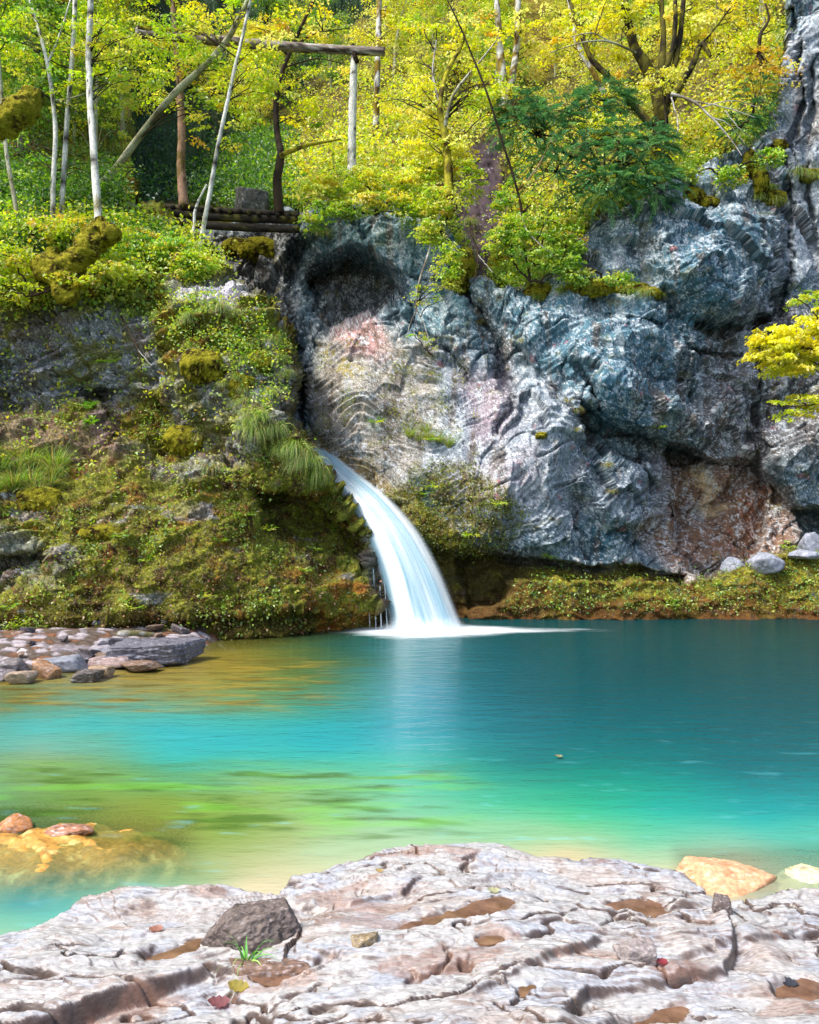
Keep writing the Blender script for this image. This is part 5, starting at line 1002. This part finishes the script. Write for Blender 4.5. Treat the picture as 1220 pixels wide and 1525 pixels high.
# ---- moss cushions on the cliff
def cushion(u, v, ru, rv, seed, label, s=None, dz=.0):
    P, n_ = lookup(s or cliff, u, v); k = P[1] / F; v_, f_ = ICO5; d = 1 + .25 * fbm(v_ * 1.6 + seed, 3, seed) + .08 * fbm(v_ * 7, 3, seed + 1); p = v_ * d[:, None] * np.array([ru * k, max(.18, min(ru, rv) * k * .8), rv * k]); low = v_[:, 2] < 0; p[:, 2] += np.where(low, -.35 * rv * k * np.abs(perlin(v_ * np.array([5, 5, .5]) + seed, 4)) * 2, 0)
    col = bark('moss', seed)(p * 1.5 + seed, None) * .72; o = link('moss_cushion', make_mesh('moss_cushion', p, f_, M['moss'], col)); o.location = tuple(P + np.array([0, .05, dz])); props(o, label, 'moss', 'moss cushions on the cliff')
for k, (u, v, ru, rv, lab) in enumerate([(805,437,30,18,'plump yellow moss cushion at the near end of the long ledge'),(880,424,38,12,'dark brown moss roll in the middle of the long ledge'),(935,428,34,11,'moss roll thinning out towards the ledge tip'),(972,434,18,9,'small moss knob at the very tip of the ledge'),
     (1072,228,28,26,'big rounded moss cushion on the rim of the blue cliff'),(1050,205,30,18,'moss bulge under the dead spray'),(1030,290,26,16,'mossy slab jutting below the yew'),(1055,300,18,10,'moss tip pointing down from the mossy slab'),(1120,245,14,22,'narrow hanging moss cushion near the rim'),(1135,265,12,22,'hanging moss tongue next to the narrow cushion'),(1160,220,16,9,'small moss cap beside the rock spire'),(1150,292,20,12,'grassy moss cushion above the crevice'),
     (803,648,9,5,'tiny orange moss dot on the grey buttress'),(385,368,34,16,'moss hanging beneath the boardwalk'),(355,362,24,12,'dark moss patch beneath the boardwalk'),(690,395,20,30,'moss curtain below the gully'),(745,395,18,26,'moss clump at the foot of the gully'),(1210,262,24,9,'mossy shelf high on the rock spire')]): cushion(u, v, ru, rv, 300 + k, lab)
for k, (u, v, ru, rv, lab) in enumerate([(150,790,34,12,'flat bright moss cushion low on the bank'),(60,745,36,20,'green moss cushion under the ledge grass'),(300,545,34,22,'mossy knob on the bank shoulder'),(355,575,26,18,'yellow moss knob facing the gorge'),(385,535,22,16,'moss knob on the edge of the shoulder'),(270,655,30,20,'brown moss clump in the hollow of the bank')]): cushion(u, v, ru, rv, 340 + k, lab, bank)
# ---- yew
def fronds(rg, base, dirs, ln, nl, size, colors, droop=.5, wid=.35):
    k = len(base); t = np.linspace(.1, 1, nl); d = unit(dirs); L = ln * rg.uniform(.6, 1.2, k); P = base[:, None] + d[:, None] * (t[None] * L[:, None])[..., None]; P[..., 2] -= droop * (t ** 2)[None] * L[:, None]
    sd = unit(np.cross(d, np.array([0, 0, 1.]))); sg = np.where(np.arange(nl) % 2 == 0, 1, -1)[None, :, None]; taper = (np.sin(np.pi * np.clip(t * .85 + .12, 0, 1)))[None, :, None]
    ax = unit(d[:, None] * .7 + sd[:, None] * sg + rg.normal(0, .15, P.shape)); s = size * taper[..., 0] * rg.uniform(.8, 1.2, (k, nl)); C_ = P + ax * s[..., None] * .5
    nr = np.array([0, 0, 1.]) + rg.normal(0, .35, P.shape); col = np.repeat(pal(k, colors, rg, .14), nl, 0) * .7 + pal(k * nl, colors, rg) * .3
    return leaf_quads(C_.reshape(-1, 3), ax.reshape(-1, 3), nr.reshape(-1, 3), s.ravel(), s.ravel() * wid, col)
def bush(name, label, u, v, Y, lobes, colors, leaf='leaf', kind='frond', size=.1, nl=22, ln=.45, seed=0, cat='bush', group=None, per=60, stemc='dark'):
    rg = np.random.default_rng(seed + 900); base = at(u, v, Y); root = empty(name, base, label, cat, group); T = Geo(); K = Geo()
    for (lu, lv, lY, ru, rv, rd) in lobes:
        c = at(lu, lv, lY); join(T, tube([base, (base + c) / 2 + rg.normal(0, .1, 3), c], .03, .01, bark(stemc), n=12, sides=6, wob=.1, seed=seed)); s = unit(rg.normal(size=(per, 3))); s[:, 1] = -np.abs(s[:, 1]) * .9 + .25 * rg.random(per); rr = rg.uniform(.35, 1, (per, 1)) ** .5
        p = c + s * rr * np.array([ru * lY / F, rd, rv * lY / F]); d = s * np.array([1, 1, .3]) + rg.normal(0, .3, (per, 3)) + np.array([0, 0, -.05])
        if kind == 'frond': K.add(fronds(rg, p, d, ln, nl, size, colors))
        else: K.add(tier_leaves(p, np.full(per, ln) * rg.uniform(.5, 1.2, per), rg, nl, size, colors, .45, .12))
        for q in p[::5]: join(T, tube([c, (c + q) / 2 + rg.normal(0, .05, 3), q], .012, .003, bark(stemc), n=6, sides=4, seed=seed))
    link('stem', T.mesh('stem', M['bark'], True), root); link('foliage', K.mesh('foliage', M[leaf]), root); return root
bush('yew_bush', 'wide dark blue green yew bush hanging over the cliff rim', 900, 260, 19.6, [(800,200,19.2,60,45,.7),(850,170,19.6,60,30,.7),(880,215,19,70,40,.8),(930,240,18.7,60,40,.8),(965,275,18.5,44,30,.6),(905,280,18.5,50,24,.6),(830,255,18.9,56,34,.7),(770,175,19.5,36,36,.6),(965,215,19.2,36,26,.6),(900,150,19.9,40,26,.5)], TEAL, 'needle', size=.10, nl=30, ln=.5, seed=1, per=100)
bush('yew_bush', 'small dark green bush on the rim below the yellow sapling', 1120, 170, 20, [(1125,150,19.8,30,40,.4),(1100,190,19.7,26,24,.4)], TEAL + DRK, 'needle', size=.08, nl=24, ln=.36, seed=2, per=80)
LB = dict(kind='tier', size=.075, nl=34, ln=.2, leaf='leaf')
bush('hazel_bush', 'yellow green leafy bush above the waterfall gorge rim', 560, 320, 19.4, [(480,285,19.6,36,24,.5),(530,268,19.4,50,24,.5),(600,275,19.2,46,26,.5),(570,300,19,50,14,.4),(640,250,19.3,36,24,.5)], YEL + YGR, seed=3, per=44, **LB)
bush('hazel_bush', 'bright leafy bush spilling over the rock below the gully', 790, 420, 18.4, [(800,370,18.3,40,34,.4),(770,345,18.5,24,30,.4),(840,395,18.2,24,22,.3),(745,360,18.6,20,24,.3)], YGR + GRN, seed=4, per=34, **LB)
bush('hazel_bush', 'green straggly bush in the notch under the yew', 800, 400, 18.6, [(820,330,18.7,40,30,.4),(760,300,18.9,26,34,.4),(845,360,18.5,26,26,.3)], GRN + YGR, seed=9, per=30, **LB)
bush('hazel_bush', 'yellow leafy bush around the small mossy tree', 655, 340, 18.9, [(650,300,18.8,36,26,.4),(640,345,18.6,24,20,.3),(670,400,18.4,16,40,.25),(700,270,19,20,40,.4)], YGR, seed=5, per=30, **LB)
bush('bramble_bush', 'light green bush mounding down to the pale outcrop', 240, 400, 17.9, [(205,358,18,36,18,.5),(260,375,17.7,38,22,.5),(290,395,17.4,26,22,.4),(200,380,17.7,34,22,.4)], YGR + [(120,180,80,3)], seed=6, per=56, **LB)
bush('beech_sapling', 'low sapling with flat tiers of lemon leaves above the dark rock', 50, 440, 16.4, [(20,430,16.4,50,18,.5),(50,350,17.4,60,24,.5),(110,335,17.6,40,20,.4),(20,385,16.6,40,20,.5),(170,400,16.6,40,12,.4),(110,415,16.4,34,10,.3)], [(196,206,70,4),(170,190,60,3),(220,190,90,1)], seed=7, per=17, cat='sapling', **{**LB, 'size': .085, 'ln': .24, 'nl': 30})
bush('beech_sapling', 'yellow sapling on the hillside rim between cliff and birch', 1000, 300, 19, [(890,185,19,30,20,.3),(985,120,19.8,30,20,.4)], YEL, seed=8, per=16, cat='sapling', **LB)
bush('hazel_bush', 'loose leafy sprays draping over the cliff rim near the cave', 500, 318, 19.3, [(470,318,19.3,26,24,.3),(520,312,19.2,34,14,.3),(610,318,19,30,18,.3)], YGR + GRN, seed=12, per=26, **LB)
bush('hazel_bush', 'small green shrub rooted between the rim moss cushions', 1075, 260, 19, [(1090,262,18.9,24,18,.3),(1015,262,19,26,16,.3),(1145,235,19.2,18,14,.3)], GRN + YGR, seed=13, per=22, **LB)
bush('hazel_bush', 'trailing green shrub on the long mossy ledge of the cliff', 900, 420, 18.2, [(860,412,18.2,24,14,.25),(920,415,18.1,26,9,.2)], GRN + YGR, seed=14, per=16, **LB)
# ferns and broad leaved plants
def plant(name, label, s, u, v, r, colors, seed, n=12, cat='plant', group=None, nl=16, size=.07, droop=.5, up=.7):
    rg = np.random.default_rng(seed); P, n_ = lookup(s, u, v); th = rg.uniform(0, 6.28, n); d = np.stack([np.cos(th), np.sin(th) * .8 - .3, up + 0 * th], 1) + n_ * .5; root = empty(name, P, label, cat, group)
    link('leaves', Geo().add(fronds(rg, np.repeat(P[None], n, 0), d, r, nl, size, colors, droop, .45)).mesh('leaves', M['leaf']), root); return root
plant('fern', 'green fern beside the pale outcrop on the bank', bank, 290, 398, .6, GRN, 1, 12, 'fern', nl=26)
plant('fern', 'upright fresh green fern on the dark rock face', bank, 132, 608, .42, [(140,190,60,3)], 2, 9, 'fern', nl=20)
plant('fern', 'lower of two little ferns on the dark rock face', bank, 138, 628, .3, [(140,190,60,3)], 3, 7, 'fern', nl=16)
plant('fern', 'light green rosette high on the shaded rock', bank, 165, 543, .4, [(150,190,60,3)], 4, 10, 'fern', nl=16)
for k, (u, v, lab) in enumerate([(30,930,'green leafy plant by the beach at the picture edge'),(12,912,'darker leafy plant above the beach plant'),(180,800,'tiny plant with round leaves on the bank'),(215,835,'yellow green herb in the middle of the moss'),(205,905,'yellow seedling low on the brown moss'),(300,890,'herb with small leaves on the lower bank'),(455,850,'leafy sprig in the dark hollow by the fall'),(500,790,'sprig hanging under the grassy bulge'),(470,820,'herb under the overhang near the fall'),(365,770,'pale yellow herb at the edge of the overhang'),(400,790,'green herb on the red soil patch'),(330,805,'small herb above the orange leaf litter')]):
    plant('herb', lab, bank, u, v, .28 if v < 900 else .42, YGR + GRN, 20 + k, 9, 'plant', 'small plants on the mossy bank', nl=8, size=.08)
for k, (u, v, lab) in enumerate([(645,725,'bright herb cluster beside the falling water'),(630,735,'leafy herb nearest the falling water'),(705,800,'lush green herb below the pale rock'),(740,755,'row of leaves along the pale rock edge'),(562,628,'single yellow green plant in the rock folds'),(640,660,'round leaved plant in the grassy hollow'),(1172,815,'blue green plant between the loose rocks'),(820,830,'herb on the mossy ledge by the cliff foot'),(1000,900,'low herb on the brown ledge above the water'),(1065,870,'bright herb on the greener part of the ledge'),(980,640,'little herb in the cliff recess'),(1200,440,'leafy plant on the spire above the yellow branch')]):
    plant('herb', lab, cliff, u, v, .34, YGR + GRN, 50 + k, 10, 'plant', 'small plants on the cliff', nl=8, size=.09)
# ---- small things on the slab
Pq = shore_at(368, 1430); o = link('grass_tuft', tuft_mesh('grass_tuft', 9, 26, .17, 1.2, .35, [(110,180,70,3),(150,200,90,1)], .0035)); o.location = tuple(Pq + np.array([0, -.02, -.005])); props(o, 'small fresh grass tuft at the foot of the dark block', 'grass')
def leaf_item(u, v, L, c_, lab, rz=0., onwater=False):
    L *= .8; c_ = tuple(.75 * x + 22 for x in c_)
    P = shore_at(u, v) if not onwater else np.array(zw(u, v, .012)); t = np.linspace(-1, 1, 15); w_ = (1 - t ** 2) ** .7 * .36 * (1 + .18 * np.cos(t * 12)); x = t * .5
    l = np.stack([x, w_, .10 * w_ + .12 * t ** 2], 1) * L; r = np.stack([x, -w_, .10 * w_ + .12 * t ** 2], 1) * L; m_ = np.stack([x, 0 * x, .12 * t ** 2 - .02], 1) * L; n = 15; co = np.concatenate([l, m_, r]); i = np.arange(n - 1)
    f = np.concatenate([np.stack([i, i + n, i + n + 1, i + 1], 1), np.stack([i + n, i + 2 * n, i + 2 * n + 1, i + n + 1], 1)]); cc = mixc(np.broadcast_to(srgb(*c_), co.shape).copy(), srgb(*c_) * .5, sstep(0, .3, perlin(co / L * 6, 3)))
    o = link('fallen_leaf', make_mesh('fallen_leaf', co, f, M['leaf'], cc)); o.location = tuple(P + np.array([0, 0, .012])); o.rotation_euler = (.15, .1, rz); props(o, lab, 'leaf', None if onwater else 'fallen leaves on the slab')
for a in [(232,1388,.09,(226,150,120),'pink orange fallen leaf upright on the pale slab',.8),(326,1500,.11,(170,90,90),'dull red fallen leaf in the lower crack',.2),(355,1474,.11,(214,190,60),'yellow fallen leaf under the broken block',-.2),(735,1330,.08,(236,232,170),'pale yellow fallen leaf above the long puddle',.1),(985,1438,.07,(196,50,60),'crimson fallen leaf between the rock lumps',.4),(1175,1468,.09,(60,60,70),'dark wet leaf in the orange puddle',-.5),(565,1300,.06,(230,190,110),'tan fallen leaf on the slab crest',.2)]: leaf_item(*a)
leaf_item(832, 1128, .09, (210,190,120), 'single pale leaf floating on the deep teal water', .1, True)
# ------------------------------------------------------------------ light, sky, camera
sun_el, sun_az = math.radians(SUN_EL), math.radians(SUN_AZ)      # azimuth: compass direction the light comes from, clockwise from +Y
ld = bpy.data.lights.new('sun', 'SUN'); ld.energy = SUN_E; ld.angle = math.radians(SUN_ANG); ld.color = (1, .96, .88)
lo = bpy.data.objects.new('sun', ld); C.objects.link(lo)
from mathutils import Vector
dv = Vector((math.sin(sun_az) * math.cos(sun_el), math.cos(sun_az) * math.cos(sun_el), math.sin(sun_el)))
lo.rotation_euler = dv.to_track_quat('Z', 'Y').to_euler()
w = bpy.data.worlds.new('World'); bpy.context.scene.world = w; w.use_nodes = True
nt = w.node_tree; bg = nt.nodes.get('Background') or nt.nodes.new('ShaderNodeBackground')
sk = nt.nodes.new('ShaderNodeTexSky'); sk.sky_type = 'NISHITA'; sk.sun_disc = False; sk.sun_elevation = sun_el; sk.sun_rotation = sun_az; sk.air_density = 1.0; sk.dust_density = 3.0; sk.ozone_density = 1.0
nt.links.new(sk.outputs[0], bg.inputs[0]); bg.inputs[1].default_value = SKY_E
cd = bpy.data.cameras.new('camera'); cam = bpy.data.objects.new('camera', cd); C.objects.link(cam)
cam.location = (0, 0, EYE); cam.rotation_euler = (math.radians(90), 0, 0); cd.sensor_fit = 'VERTICAL'; cd.sensor_height = 36; cd.lens = 36 * F / 1525; cd.clip_start = .05; cd.clip_end = 600
sc_ = bpy.context.scene; sc_.camera = cam
sc_.view_settings.view_transform = 'Standard'; sc_.view_settings.look = 'None'; sc_.view_settings.exposure = EXPO; sc_.view_settings.gamma = 1; sc_.view_settings.use_curve_mapping = False
sc_.cycles.use_denoising = True; sc_.cycles.max_bounces = 7; sc_.cycles.diffuse_bounces = 4; sc_.cycles.glossy_bounces = 3; sc_.cycles.transmission_bounces = 4; sc_.cycles.transparent_max_bounces = 12
sc_.cycles.caustics_reflective = False; sc_.cycles.caustics_refractive = False; sc_.cycles.sample_clamp_indirect = 6
